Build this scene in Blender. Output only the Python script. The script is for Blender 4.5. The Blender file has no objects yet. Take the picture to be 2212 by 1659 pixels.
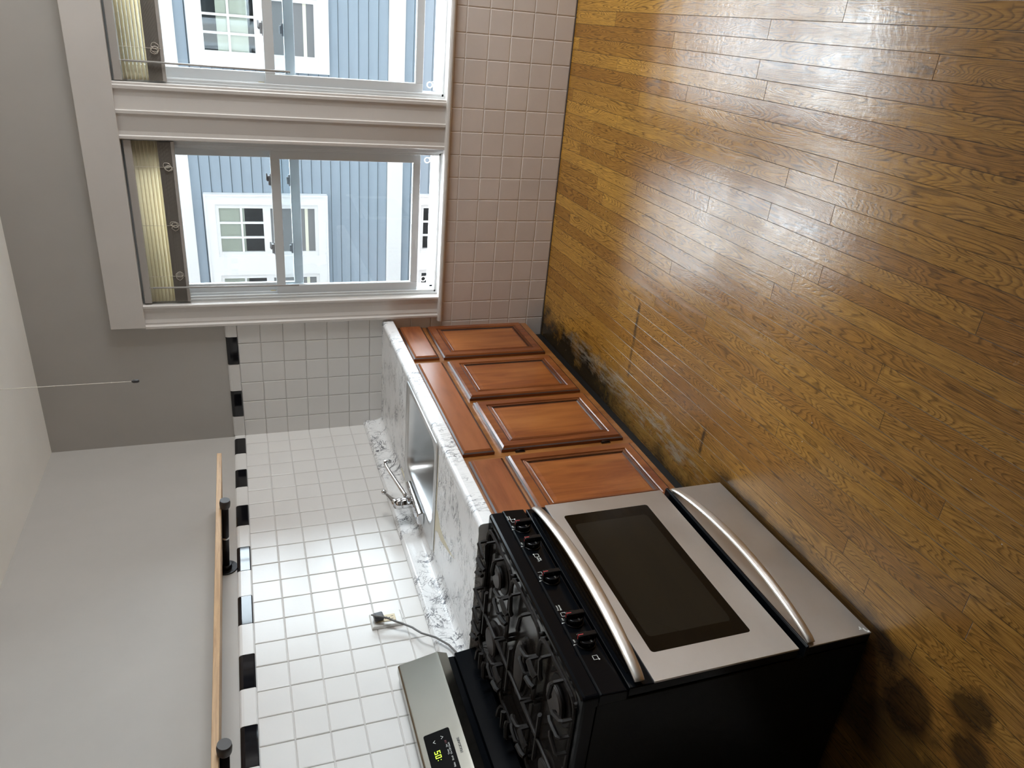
import bpy, bmesh, math, random
from mathutils import Vector, Matrix
random.seed(7)
C = bpy.context.scene.collection
PI = math.pi

# ------------------------------------------------------------------ camera
cam_d = bpy.data.cameras.new('camera')
cam = bpy.data.objects.new('camera', cam_d)
C.objects.link(cam)
RX = Vector((0.085253, -0.322662, -0.942667))
RY = Vector((-0.894995, -0.440572, 0.06986))
RF = Vector((-0.437854, 0.837726, -0.326341))
cam.matrix_world = Matrix(((RX.x, -RY.x, -RF.x, 2.10081),
                           (RX.y, -RY.y, -RF.y, -3.65257),
                           (RX.z, -RY.z, -RF.z, 1.57003),
                           (0, 0, 0, 1)))
cam_d.sensor_fit = 'HORIZONTAL'
cam_d.sensor_width = 36
cam_d.lens = 26.0919
cam_d.clip_start = 0.02
bpy.context.scene.camera = cam

# ------------------------------------------------------------------ light
scn = bpy.context.scene
scn.view_settings.view_transform = 'Standard'
scn.view_settings.look = 'None'
scn.view_settings.gamma = 1
scn.view_settings.use_curve_mapping = False
scn.view_settings.exposure = 1.1

world = bpy.data.worlds.new('overcast_sky')
scn.world = world
world.use_nodes = True
wt = world.node_tree
bg = wt.nodes['Background']
# overcast sky, brighter on the side where the sun stands behind the cloud: beyond the
# neighbouring house, strongest high above its roof and along the open end of the alley
SKY_DIM, SKY_BRIGHT, SKY_HIGH = 1.5, 9.5, 30.0
tc = wt.nodes.new('ShaderNodeTexCoord')
sx = wt.nodes.new('ShaderNodeSeparateXYZ')
wt.links.new(tc.outputs['Generated'], sx.inputs[0])


def wstep(sock, a, b, lo=0.0, hi=1.0):
    mr = wt.nodes.new('ShaderNodeMapRange')
    mr.interpolation_type = 'SMOOTHSTEP'
    for nm, v in (('From Min', a), ('From Max', b), ('To Min', lo), ('To Max', hi)):
        mr.inputs[nm].default_value = v
    wt.links.new(sock, mr.inputs['Value'])
    return mr.outputs[0]


def wmath(op, a, b):
    nd = wt.nodes.new('ShaderNodeMath')
    nd.operation = op
    for q, v in enumerate((a, b)):
        if isinstance(v, float):
            nd.inputs[q].default_value = v
        else:
            wt.links.new(v, nd.inputs[q])
    return nd.outputs[0]


side_ = wstep(sx.outputs['Y'], 0.0, 0.40)
end_ = wstep(sx.outputs['X'], 0.15, 0.50, 0.0, SKY_BRIGHT)
high_ = wstep(sx.outputs['Z'], 0.53, 0.68, 1.5, SKY_HIGH)
wt.links.new(wmath('ADD', wmath('MULTIPLY', side_, wmath('MAXIMUM', end_, high_)), SKY_DIM), bg.inputs['Strength'])
bg.inputs['Color'].default_value = (0.85, 0.93, 1.0, 1)


def area(name, loc, target, sx, sy, power, col, portal=False):
    d = bpy.data.lights.new(name, 'AREA')
    d.shape = 'RECTANGLE'
    d.size, d.size_y = sx, sy
    d.energy = power
    d.color = col
    o = bpy.data.objects.new(name, d)
    C.objects.link(o)
    o.location = loc
    o.rotation_euler = (Vector(target) - Vector(loc)).to_track_quat('-Z', 'Y').to_euler()
    if portal:
        d.cycles.is_portal = True
    return o


# fill lamp added behind the right-hand wall (outside the frame); the rest is the overcast sky itself
area('fill_lamp_right_wall', (4.32, -0.75, 1.45), (1.0, -1.1, 1.9), 1.1, 1.3, 41, (1.0, 0.955, 0.93))
for k in range(2):
    area('window_portal', (1.135 + 0.98 * k, 0.17, 1.33), (1.135 + 0.98 * k, -2, 1.33), 0.76, 1.4, 0, (1, 1, 1), True)


# ------------------------------------------------------------------ node helpers
class NT:
    def __init__(s, name):
        s.m = bpy.data.materials.new(name)
        s.m.use_nodes = True
        s.t = s.m.node_tree
        s.b = s.t.nodes['Principled BSDF']
        s.out = s.t.nodes['Material Output']

    def n(s, typ, **kw):
        nd = s.t.nodes.new(typ)
        for k, v in kw.items():
            setattr(nd, k, v)
        return nd

    def put(s, sock, v):
        if hasattr(v, 'is_output') or isinstance(v, bpy.types.NodeSocket):
            s.t.links.new(v, sock)
        elif v is not None:
            if isinstance(v, tuple) and len(v) == 3 and sock.type == 'RGBA':
                v = v + (1,)
            sock.default_value = v

    def math(s, op, a, b=None, c=None, clamp=False):
        nd = s.n('ShaderNodeMath', operation=op, use_clamp=clamp)
        for i, v in enumerate((a, b, c)):
            if v is not None:
                s.put(nd.inputs[i], v)
        return nd.outputs[0]

    def pos(s):
        return s.n('ShaderNodeNewGeometry').outputs['Position']

    def sep(s, v):
        nd = s.n('ShaderNodeSeparateXYZ')
        s.put(nd.inputs[0], v)
        return nd.outputs

    def comb(s, x, y, z=0.0):
        nd = s.n('ShaderNodeCombineXYZ')
        for i, v in enumerate((x, y, z)):
            s.put(nd.inputs[i], v)
        return nd.outputs[0]

    def mapv(s, v, scale=(1, 1, 1), loc=(0, 0, 0), rot=(0, 0, 0)):
        nd = s.n('ShaderNodeMapping')
        s.put(nd.inputs['Vector'], v)
        nd.inputs['Scale'].default_value = scale
        nd.inputs['Location'].default_value = loc
        nd.inputs['Rotation'].default_value = rot
        return nd.outputs[0]

    def noise(s, v, scale=5, detail=2, rough=0.5, dist=0.0):
        nd = s.n('ShaderNodeTexNoise')
        s.put(nd.inputs['Vector'], v)
        nd.inputs['Scale'].default_value = scale
        nd.inputs['Detail'].default_value = detail
        nd.inputs['Roughness'].default_value = rough
        nd.inputs['Distortion'].default_value = dist
        return nd.outputs['Fac']

    def white(s, v, d='1D'):
        nd = s.n('ShaderNodeTexWhiteNoise', noise_dimensions=d)
        if d == '1D':
            s.put(nd.inputs['W'], v)
        else:
            s.put(nd.inputs['Vector'], v)
        return nd.outputs['Value']

    def ramp(s, v, stops, interp='LINEAR'):
        nd = s.n('ShaderNodeValToRGB')
        s.put(nd.inputs[0], v)
        cr = nd.color_ramp
        cr.interpolation = interp
        while len(cr.elements) < len(stops):
            cr.elements.new(0.5)
        for e, (p, c) in zip(cr.elements, stops):
            e.position = p
            e.color = (c, c, c, 1) if not isinstance(c, tuple) else c + (1,)
        return nd.outputs[0]

    def mix(s, f, a, b, mode='MIX'):
        nd = s.n('ShaderNodeMix', data_type='RGBA', blend_type=mode)
        s.put(nd.inputs[0], f)
        s.put(nd.inputs[6], a)
        s.put(nd.inputs[7], b)
        return nd.outputs[2]

    def bump(s, h, strength=0.2, dist=0.001):
        nd = s.n('ShaderNodeBump')
        s.put(nd.inputs['Height'], h)
        nd.inputs['Strength'].default_value = strength
        nd.inputs['Distance'].default_value = dist
        s.t.links.new(nd.outputs[0], s.b.inputs['Normal'])

    def set(s, color=None, rough=None, metal=None, **kw):
        if color is not None:
            s.put(s.b.inputs['Base Color'], color)
        if rough is not None:
            s.put(s.b.inputs['Roughness'], rough)
        if metal is not None:
            s.put(s.b.inputs['Metallic'], metal)
        for k, v in kw.items():
            s.put(s.b.inputs[k.replace('_', ' ')], v)
        return s


def simple(name, col, rough=0.5, metal=0.0, bump=0.0, bscale=60, var=0.0, **kw):
    s = NT(name)
    c = col
    p = s.pos()
    if var:
        nz = s.noise(p, 3.5, 4, 0.6)
        c = s.mix(s.ramp(nz, [(0.3, 0.0), (0.7, 1.0)]), tuple(x * (1 - var) for x in col), tuple(min(1, x * (1 + var)) for x in col))
    s.set(c, rough, metal, **kw)
    if bump:
        s.bump(s.noise(p, bscale, 3), bump, 0.002)
    return s.m


M = {}
M['wall_paint'] = simple('grey_wall_paint', (0.455, 0.43, 0.40), 0.75, bump=0.12, bscale=45, var=0.03)
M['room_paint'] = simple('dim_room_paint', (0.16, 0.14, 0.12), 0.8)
M['ceiling_paint'] = simple('ceiling_paint', (0.90, 0.88, 0.83), 0.8, bump=0.1, bscale=30, var=0.02)
M['trim_paint'] = simple('trim_paint', (0.66, 0.62, 0.585), 0.32, bump=0.12, bscale=40, var=0.03)
M['tile'] = simple('painted_tile', (0.745, 0.725, 0.70), 0.28, bump=0.10, bscale=70, var=0.02)
M['tile_floor_tint'] = simple('tile_low_floor_tint', (0.74, 0.665, 0.62), 0.38, bump=0.12, bscale=70, var=0.04)  # pink of the floor's reflected light put into the tile colour
M['grout'] = simple('painted_grout', (0.60, 0.575, 0.55), 0.7, var=0.06)
M['grout_low'] = simple('painted_grout_low', (0.84, 0.79, 0.75), 0.5, var=0.05)
M['gap'] = simple('dark_gap', (0.06, 0.05, 0.045), 0.9)
M['black_tile'] = simple('black_glazed_tile', (0.006, 0.006, 0.008), 0.06)
M['alu'] = simple('window_frame_white', (0.66, 0.68, 0.69), 0.38, var=0.02)
M['rubber'] = simple('dark_seal', (0.02, 0.02, 0.02), 0.7)
M['cord_white'] = simple('white_cord', (0.75, 0.7, 0.62), 0.8)
M['wand'] = simple('clear_grey_wand', (0.42, 0.40, 0.38), 0.2)
M['steel_sink'] = simple('sink_steel', (0.66, 0.665, 0.665), 0.36, 1.0, var=0.05)
M['chrome'] = simple('chrome', (0.72, 0.72, 0.73), 0.06, 1.0)
M['black_gloss'] = simple('black_enamel', (0.003, 0.0037, 0.005), 0.16, Specular_IOR_Level=0.12)
M['black_satin'] = simple('black_satin_paint', (0.0015, 0.0015, 0.0015), 0.30, Specular_IOR_Level=0.12)
M['porcelain'] = simple('dark_cooktop_enamel', (0.022, 0.0175, 0.0155), 0.16, Specular_IOR_Level=0.32)
M['iron'] = simple('cast_iron', (0.013, 0.0098, 0.0085), 0.55, bump=0.1, bscale=300, Specular_IOR_Level=0.30)
M['burner'] = simple('burner_cap', (0.03, 0.022, 0.019), 0.5, var=0.2)
M['oven_glass'] = simple('oven_glass', (0.004, 0.003, 0.002), 0.05, Specular_IOR_Level=0.22)
M['oven_glass_in'] = simple('oven_glass_inner', (0.013, 0.011, 0.008), 0.07, Specular_IOR_Level=0.25)
M['knob'] = simple('black_knob', (0.005, 0.005, 0.006), 0.25, Specular_IOR_Level=0.3)
M['red'] = simple('red_mark', (0.5, 0.03, 0.03), 0.5)
M['red_dim'] = simple('dim_red_print', (0.16, 0.015, 0.02), 0.5)
M['print'] = simple('white_print', (0.75, 0.75, 0.72), 0.5)
M['print_grey'] = simple('grey_print', (0.30, 0.30, 0.29), 0.5)
M['print_dark'] = simple('dark_print', (0.06, 0.06, 0.06), 0.5)
M['pipe'] = simple('black_pipe', (0.012, 0.010, 0.010), 0.35, 0.6, bump=0.15, bscale=200)
M['almond'] = simple('almond_plastic', (0.66, 0.56, 0.36), 0.35)
M['white_plastic'] = simple('white_plastic', (0.78, 0.77, 0.74), 0.25)
M['plug'] = simple('grey_plug', (0.07, 0.07, 0.075), 0.45)
M['cable'] = simple('grey_cable', (0.115, 0.11, 0.105), 0.45)
M['wood_dark'] = simple('toe_kick_black', (0.006, 0.006, 0.006), 0.5)
M['cream'] = simple('peeled_backing', (0.72, 0.66, 0.50), 0.6, var=0.05)
M['ext_white'] = simple('exterior_white_paint', (0.66, 0.66, 0.66), 0.6)
M['lap_shadow'] = simple('siding_joint', (0.10, 0.125, 0.14), 0.9)
M['ext_low_bounce'] = simple('exterior_low_bounce', (0.045, 0.035, 0.030), 0.9)  # kept dark so little light bounces onto the house
M['ext_ground'] = simple('pavement', (0.24, 0.235, 0.23), 0.9, var=0.1)
M['dark_room'] = simple('dark_interior', (0.03, 0.032, 0.035), 0.8)
M['shade'] = simple('pale_shade', (0.62, 0.62, 0.52), 0.8, var=0.05)
M['screen'] = simple('insect_screen', (0.17, 0.175, 0.18), 0.8, bump=0.2, bscale=200)
M['lock_grey'] = simple('grey_lock_metal', (0.33, 0.34, 0.36), 0.4)
M['display'] = simple('display_black', (0.004, 0.004, 0.004), 0.25, Specular_IOR_Level=0.06)
M['hinge'] = simple('bronze_hinge', (0.05, 0.03, 0.02), 0.35, 0.8)
M['brass'] = simple('brass', (0.6, 0.45, 0.16), 0.3, 1.0)


def glass_mat(name, tint=(0.94, 0.97, 0.98), refl=0.09):
    s = NT(name)
    tr = s.n('ShaderNodeBsdfTransparent')
    tr.inputs[0].default_value = tint + (1,)
    gl = s.n('ShaderNodeBsdfGlossy')
    gl.inputs['Roughness'].default_value = 0.01
    fr = s.n('ShaderNodeFresnel')
    fr.inputs[0].default_value = 1.45
    mx = s.n('ShaderNodeMixShader')
    s.t.links.new(fr.outputs[0], mx.inputs[0])
    s.t.links.new(tr.outputs[0], mx.inputs[1])
    s.t.links.new(gl.outputs[0], mx.inputs[2])
    s.t.links.new(mx.outputs[0], s.out.inputs[0])
    return s.m


M['glass'] = glass_mat('window_glass')


def slat_mat():
    s = NT('cream_blind_slat')
    d = s.n('ShaderNodeBsdfDiffuse')
    d.inputs[0].default_value = (0.80, 0.74, 0.60, 1)
    t = s.n('ShaderNodeBsdfTranslucent')
    t.inputs[0].default_value = (0.90, 0.84, 0.68, 1)
    mx = s.n('ShaderNodeMixShader')
    mx.inputs[0].default_value = 0.72
    s.t.links.new(d.outputs[0], mx.inputs[1])
    s.t.links.new(t.outputs[0], mx.inputs[2])
    s.t.links.new(mx.outputs[0], s.out.inputs[0])
    return s.m


M['slat'] = slat_mat()
M['blind_metal'] = simple('blind_rail', (0.46, 0.43, 0.40), 0.4)
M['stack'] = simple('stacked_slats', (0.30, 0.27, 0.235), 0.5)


def emis(name, col, strength):
    s = NT(name)
    s.set((0, 0, 0), 0.5)
    s.b.inputs['Emission Color'].default_value = col + (1,)
    s.b.inputs['Emission Strength'].default_value = strength
    return s.m


M['led'] = emis('green_led', (0.55, 1.0, 0.03), 1.0)


def brushed(name, col, rough, axis_scale, dirt_shade=0.0, amp=0.12):
    s = NT(name)
    p = s.pos()
    nz = s.noise(s.mapv(p, axis_scale), 1.0, 3, 0.6)
    nz2 = s.noise(p, 5, 4, 0.6)
    c = s.mix(s.ramp(nz2, [(0.35, 0.0), (0.7, 1.0)]), tuple(x * (1 - dirt_shade) for x in col), col)
    r = s.math('ADD', s.math('MULTIPLY', nz, amp), rough - amp / 2)
    r = s.math('ADD', r, s.math('MULTIPLY', nz2, amp * 0.8))
    s.set(c, r, 1.0)
    s.bump(nz, 0.03, 0.001)
    return s.m


M['stainless'] = brushed('stainless_front', (0.60, 0.575, 0.55), 0.36, (300, 6, 300), 0.10)
M['stainless_guard'] = brushed('stainless_backguard', (0.36, 0.35, 0.31), 0.21, (500, 3, 500), 0.05, 0.03)
M['handle'] = brushed('handle_metal', (0.72, 0.68, 0.63), 0.30, (80, 80, 80), 0.03)


def cab_wood(name, base, dark, light, vertical=True, seed=0.0):
    s = NT(name)
    p = s.pos()
    sc = (30, 30, 3.0) if vertical else (30, 4.0, 30)
    nz = s.noise(s.mapv(p, sc, (seed, seed, seed)), 1.0, 5, 0.65, 0.6)
    nz2 = s.noise(s.mapv(p, (6, 6, 1.5) if vertical else (6, 1.5, 6), (seed, 0, 0)), 1.0, 3, 0.6)
    c = s.mix(s.ramp(nz, [(0.3, 0.0), (0.72, 1.0)]), dark, base)
    c = s.mix(s.math('MULTIPLY', s.ramp(nz2, [(0.42, 0.0), (0.68, 1.0)]), 0.7), c, light)
    s.set(c, 0.26, 0.0)
    s.b.inputs['Coat Weight'].default_value = 0.35
    s.b.inputs['Coat Roughness'].default_value = 0.22
    s.bump(nz, 0.06, 0.001)
    return s.m


M['door_wood'] = cab_wood('cherry_stained_wood', (0.245, 0.070, 0.020), (0.135, 0.034, 0.011), (0.345, 0.118, 0.032))
M['panel_wood'] = cab_wood('cherry_panel_wood', (0.315, 0.096, 0.025), (0.19, 0.050, 0.014), (0.43, 0.160, 0.042), True, 3.0)
M['drawer_wood'] = cab_wood('cherry_drawer_wood', (0.28, 0.083, 0.029), (0.17, 0.047, 0.016), (0.37, 0.128, 0.044), False, 5.0)
M['frame_wood'] = cab_wood('face_frame_wood', (0.29, 0.112, 0.028), (0.18, 0.06, 0.014), (0.40, 0.17, 0.05), True, 9.0)
M['glaze'] = simple('dark_glaze', (0.035, 0.012, 0.006), 0.35)


def shelf_wood():
    s = NT('pine_shelf_wood')
    p = s.pos()
    nz = s.noise(s.mapv(p, (40, 4, 60)), 1.0, 5, 0.65, 0.8)
    c = s.mix(s.ramp(nz, [(0.3, 0.0), (0.7, 1.0)]), (0.36, 0.20, 0.085), (0.60, 0.38, 0.19))
    s.set(c, 0.5)
    return s.m


M['shelf_wood'] = shelf_wood()


def marble(name, stretch, rot, amt, seed):
    s = NT(name)
    p = s.mapv(s.pos(), (1, 1, 1), (seed, seed * 0.7, 0))
    q = s.mapv(p, stretch, (0, 0, 0), rot)
    wob = s.noise(q, 1.4, 3, 0.6)
    n1 = s.noise(q, 1.0, 5, 0.62, 1.2)
    n2 = s.noise(q, 2.3, 5, 0.6, 1.0)
    v1 = s.math('ABSOLUTE', s.math('SUBTRACT', n1, 0.5))
    v2 = s.math('ABSOLUTE', s.math('SUBTRACT', n2, 0.5))
    v1 = s.ramp(v1, [(0.0, 1.0), (0.010, 0.85), (0.024, 0.0)])
    v2 = s.ramp(v2, [(0.0, 1.0), (0.009, 0.8), (0.021, 0.0)])
    gate = s.ramp(s.noise(p, 7.5, 3, 0.6), [(0.44, 0.06), (0.58, 1.0)])
    v = s.math('MULTIPLY', s.math('MAXIMUM', v1, s.math('MULTIPLY', v2, 0.8)), gate)
    cloud = s.ramp(s.noise(p, 4.0, 4, 0.6), [(0.45, 0.0), (0.75, 1.0)])
    base = s.mix(s.math('MULTIPLY', cloud, 0.22), (0.86, 0.86, 0.86), (0.68, 0.69, 0.705))
    c = s.mix(s.math('MULTIPLY', v, amt), base, (0.10, 0.10, 0.115))
    s.set(c, 0.24)
    return s.m


M['marble_top'] = marble('marble_print_top', (5.5, 18, 5.5), (0, 0, 0.35), 0.92, 2.0)
M['marble_splash'] = marble('marble_print_splash', (6, 8, 9), (0.4, 0.2, 0.5), 1.0, 8.0)


def oak_floor():
    s = NT('oak_strip_floor')
    P = s.pos()
    x, y, z = s.sep(P)
    W = 0.0572
    bx = s.math('DIVIDE', x, W)
    bi = s.math('FLOOR', bx)
    fx = s.math('SUBTRACT', bx, bi)
    r1 = s.white(bi)
    r2 = s.white(s.math('ADD', bi, 37.3))
    L = s.math('ADD', 1.0, s.math('MULTIPLY', r2, 1.2))
    by = s.math('ADD', s.math('DIVIDE', y, L), s.math('MULTIPLY', r1, 13.0))
    bj = s.math('FLOOR', by)
    fy = s.math('SUBTRACT', by, bj)
    idv = s.comb(bi, bj, 0.0)
    ra = s.white(idv, '3D')
    rb = s.white(s.comb(bj, bi, 5.0), '3D')
    # seams
    ex = s.math('MULTIPLY', s.math('MINIMUM', fx, s.math('SUBTRACT', 1.0, fx)), W)
    ey = s.math('MULTIPLY', s.math('MINIMUM', fy, s.math('SUBTRACT', 1.0, fy)), L)
    seam = s.math('MINIMUM', ex, ey)
    seam = s.ramp(s.math('MULTIPLY', seam, 100.0), [(0.02, 1.0), (0.11, 0.0)])
    # growth-ring figure, its own for each board
    gx = s.math('ADD', s.math('MULTIPLY', x, 7.0), s.math('MULTIPLY', ra, 91.0))
    gy = s.math('ADD', s.math('MULTIPLY', y, 0.85), s.math('MULTIPLY', rb, 57.0))
    g = s.comb(gx, gy, s.math('MULTIPLY', ra, 11.0))
    fig = s.noise(g, 1.5, 2.5, 0.42, 0.30)
    rings = s.math('FRACT', s.math('MULTIPLY', fig, 58.0))
    rings = s.ramp(rings, [(0.0, 0.0), (0.35, 0.0), (0.62, 0.55), (0.78, 1.0), (0.90, 0.9), (1.0, 0.0)])
    fine = s.noise(s.comb(s.math('MULTIPLY', x, 420.0), s.math('MULTIPLY', y, 14.0), ra), 1.0, 3, 0.7)
    fine = s.ramp(fine, [(0.46, 0.0), (0.62, 1.0)])
    grain = s.math('MULTIPLY', rings, s.math('ADD', 0.55, s.math('MULTIPLY', fine, 0.45)))
    grain = s.math('MAXIMUM', grain, s.math('MULTIPLY', fine, 0.50))
    base = s.ramp(ra, [(0.0, (0.41, 0.190, 0.030)), (0.35, (0.54, 0.275, 0.044)), (0.7, (0.66, 0.355, 0.062)), (1.0, (0.46, 0.222, 0.036))])
    # boards turn browner away from the window wall, along an uneven edge
    big = s.noise(P, 1.1, 3, 0.55)
    dist = s.math('MULTIPLY', y, -1.0)
    zone = s.math('ADD', s.math('MULTIPLY', dist, 0.85), s.math('MULTIPLY', s.math('SUBTRACT', big, 0.5), 1.3))
    zone = s.ramp(zone, [(0.45, 0.0), (1.25, 1.0)])
    base = s.mix(s.math('MULTIPLY', zone, 0.60), base, (0.250, 0.106, 0.028))
    col = s.mix(s.math('MULTIPLY', grain, 0.84), base, (0.030, 0.013, 0.005))
    # wear speckle
    sp = s.noise(P, 38, 5, 0.75)
    col = s.mix(s.math('MULTIPLY', s.ramp(sp, [(0.60, 0.0), (0.72, 1.0)]), 0.45), col, (0.06, 0.03, 0.015))
    col = s.mix(seam, col, (0.018, 0.010, 0.005))
    # stains -----------------------------------------------------------------
    n_edge = s.noise(P, 7, 5, 0.65)
    n_f = s.noise(P, 26, 5, 0.7)
    jit = s.math('MULTIPLY', s.math('SUBTRACT', n_edge, 0.5), 0.45)

    def band(v, lo, hi, soft):
        a = s.math('DIVIDE', s.math('SUBTRACT', v, lo), soft, clamp=True)
        b = s.math('DIVIDE', s.math('SUBTRACT', hi, v), soft, clamp=True)
        return s.math('MULTIPLY', a, b)
    # black damp stain along the toe kick (towards the corner)
    xs = s.math('ADD', x, jit)
    ys = s.math('ADD', y, s.math('MULTIPLY', jit, 1.5))
    blk = s.math('MULTIPLY', band(xs, -0.5, 0.70, 0.12), band(ys, -1.15, 0.3, 0.30))
    col = s.mix(s.math('MULTIPLY', blk, 0.93), col, (0.014, 0.013, 0.010))
    blk2 = s.math('MULTIPLY', band(xs, -0.5, 0.56, 0.08), band(ys, -3.2, -0.9, 0.2))
    col = s.mix(s.math('MULTIPLY', blk2, 0.7), col, (0.03, 0.022, 0.010))
    dirt_shade = s.math('MULTIPLY', band(s.math('ADD', x, s.math('MULTIPLY', jit, 0.25)), 0.3, 0.735, 0.05), band(y, -2.75, -1.7, 0.1))  # grime along the range foot, with its shade darkened in too
    col = s.mix(s.math('MULTIPLY', dirt_shade, 0.75), col, (0.022, 0.014, 0.009))
    # yellow bare patch and scuffed white line
    yel = s.math('MULTIPLY', band(xs, 0.46, 0.74, 0.1), band(ys, -1.75, -0.72, 0.2))
    col = s.mix(s.math('MULTIPLY', s.math('MULTIPLY', yel, s.ramp(n_f, [(0.40, 0.0), (0.6, 1.0)])), 0.45), col, (0.33, 0.20, 0.045))
    wht = s.math('MULTIPLY', band(s.math('ADD', x, s.math('MULTIPLY', jit, 0.35)), 0.575, 0.70, 0.03), band(ys, -1.72, -0.30, 0.25))
    n_s = s.noise(s.mapv(P, (46, 9, 1)), 1.0, 5, 0.72)
    wht = s.math('MULTIPLY', wht, s.ramp(n_s, [(0.44, 0.0), (0.60, 1.0)]))
    col = s.mix(s.math('MULTIPLY', wht, 0.62), col, (0.42, 0.37, 0.30))
    # two dark lines across the strips where something stood
    for yy, xa, xb in ((-1.026, 0.72, 1.10), (-1.637, 0.66, 0.84)):
        ln = s.math('MULTIPLY', band(s.math('ADD', y, s.math('MULTIPLY', jit, 0.06)), yy - 0.016, yy + 0.012, 0.010), band(xs, xa, xb, 0.05))
        ln = s.math('MULTIPLY', ln, s.ramp(n_f, [(0.33, 0.25), (0.52, 1.0)]))
        col = s.mix(s.math('MULTIPLY', ln, 0.85), col, (0.022, 0.016, 0.010))
    # dark blotches by the near end of the range
    for bxx, byy, rad in ((0.71, -2.86, 0.075), (0.60, -2.90, 0.07), (0.56, -2.72, 0.10), (0.66, -2.60, 0.05)):
        dx = s.math('SUBTRACT', s.math('ADD', x, s.math('MULTIPLY', jit, 0.22)), bxx)
        dy = s.math('SUBTRACT', s.math('ADD', y, s.math('MULTIPLY', jit, 0.3)), byy)
        d = s.math('SQRT', s.math('ADD', s.math('MULTIPLY', dx, dx), s.math('MULTIPLY', dy, dy)))
        m = s.math('DIVIDE', s.math('SUBTRACT', rad, d), 0.03, clamp=True)
        col = s.mix(s.math('MULTIPLY', m, 0.80), col, (0.016, 0.009, 0.006))
    # paint specks
    vor = s.n('ShaderNodeTexVoronoi')
    vor.inputs['Scale'].default_value = 16
    s.put(vor.inputs['Vector'], P)
    spk = s.math('MULTIPLY', s.math('LESS_THAN', vor.outputs['Distance'], 0.030), s.math('GREATER_THAN', s.noise(P, 3, 2), 0.52))
    col = s.mix(s.math('MULTIPLY', spk, 0.7), col, (0.6, 0.55, 0.48))
    rough = s.math('ADD', 0.17, s.math('MULTIPLY', s.ramp(s.noise(P, 9, 4, 0.7), [(0.3, 0.0), (0.75, 1.0)]), 0.12))
    s.set(col, rough)
    s.b.inputs['IOR'].default_value = 1.5
    s.b.inputs['Specular IOR Level'].default_value = 0.40
    s.b.inputs['Coat Weight'].default_value = 0.0
    s.b.inputs['Coat Roughness'].default_value = 0.16
    peel = s.noise(P, 55, 3, 0.6)
    h = s.math('SUBTRACT', s.math('MULTIPLY', peel, 0.7), s.math('MULTIPLY', seam, 1.2))
    h = s.math('SUBTRACT', h, s.math('MULTIPLY', grain, 0.15))
    s.bump(h, 0.42, 0.0015)
    return s.m


M['floor'] = oak_floor()


def lap_siding():
    s = NT('blue_grey_siding')
    p = s.pos()
    nz = s.noise(s.mapv(p, (2, 2, 30)), 1.0, 3, 0.6)
    c = s.mix(nz, (0.235, 0.290, 0.345), (0.27, 0.325, 0.38))
    s.set(c, 0.7)
    return s.m


M['siding'] = lap_siding()


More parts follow.
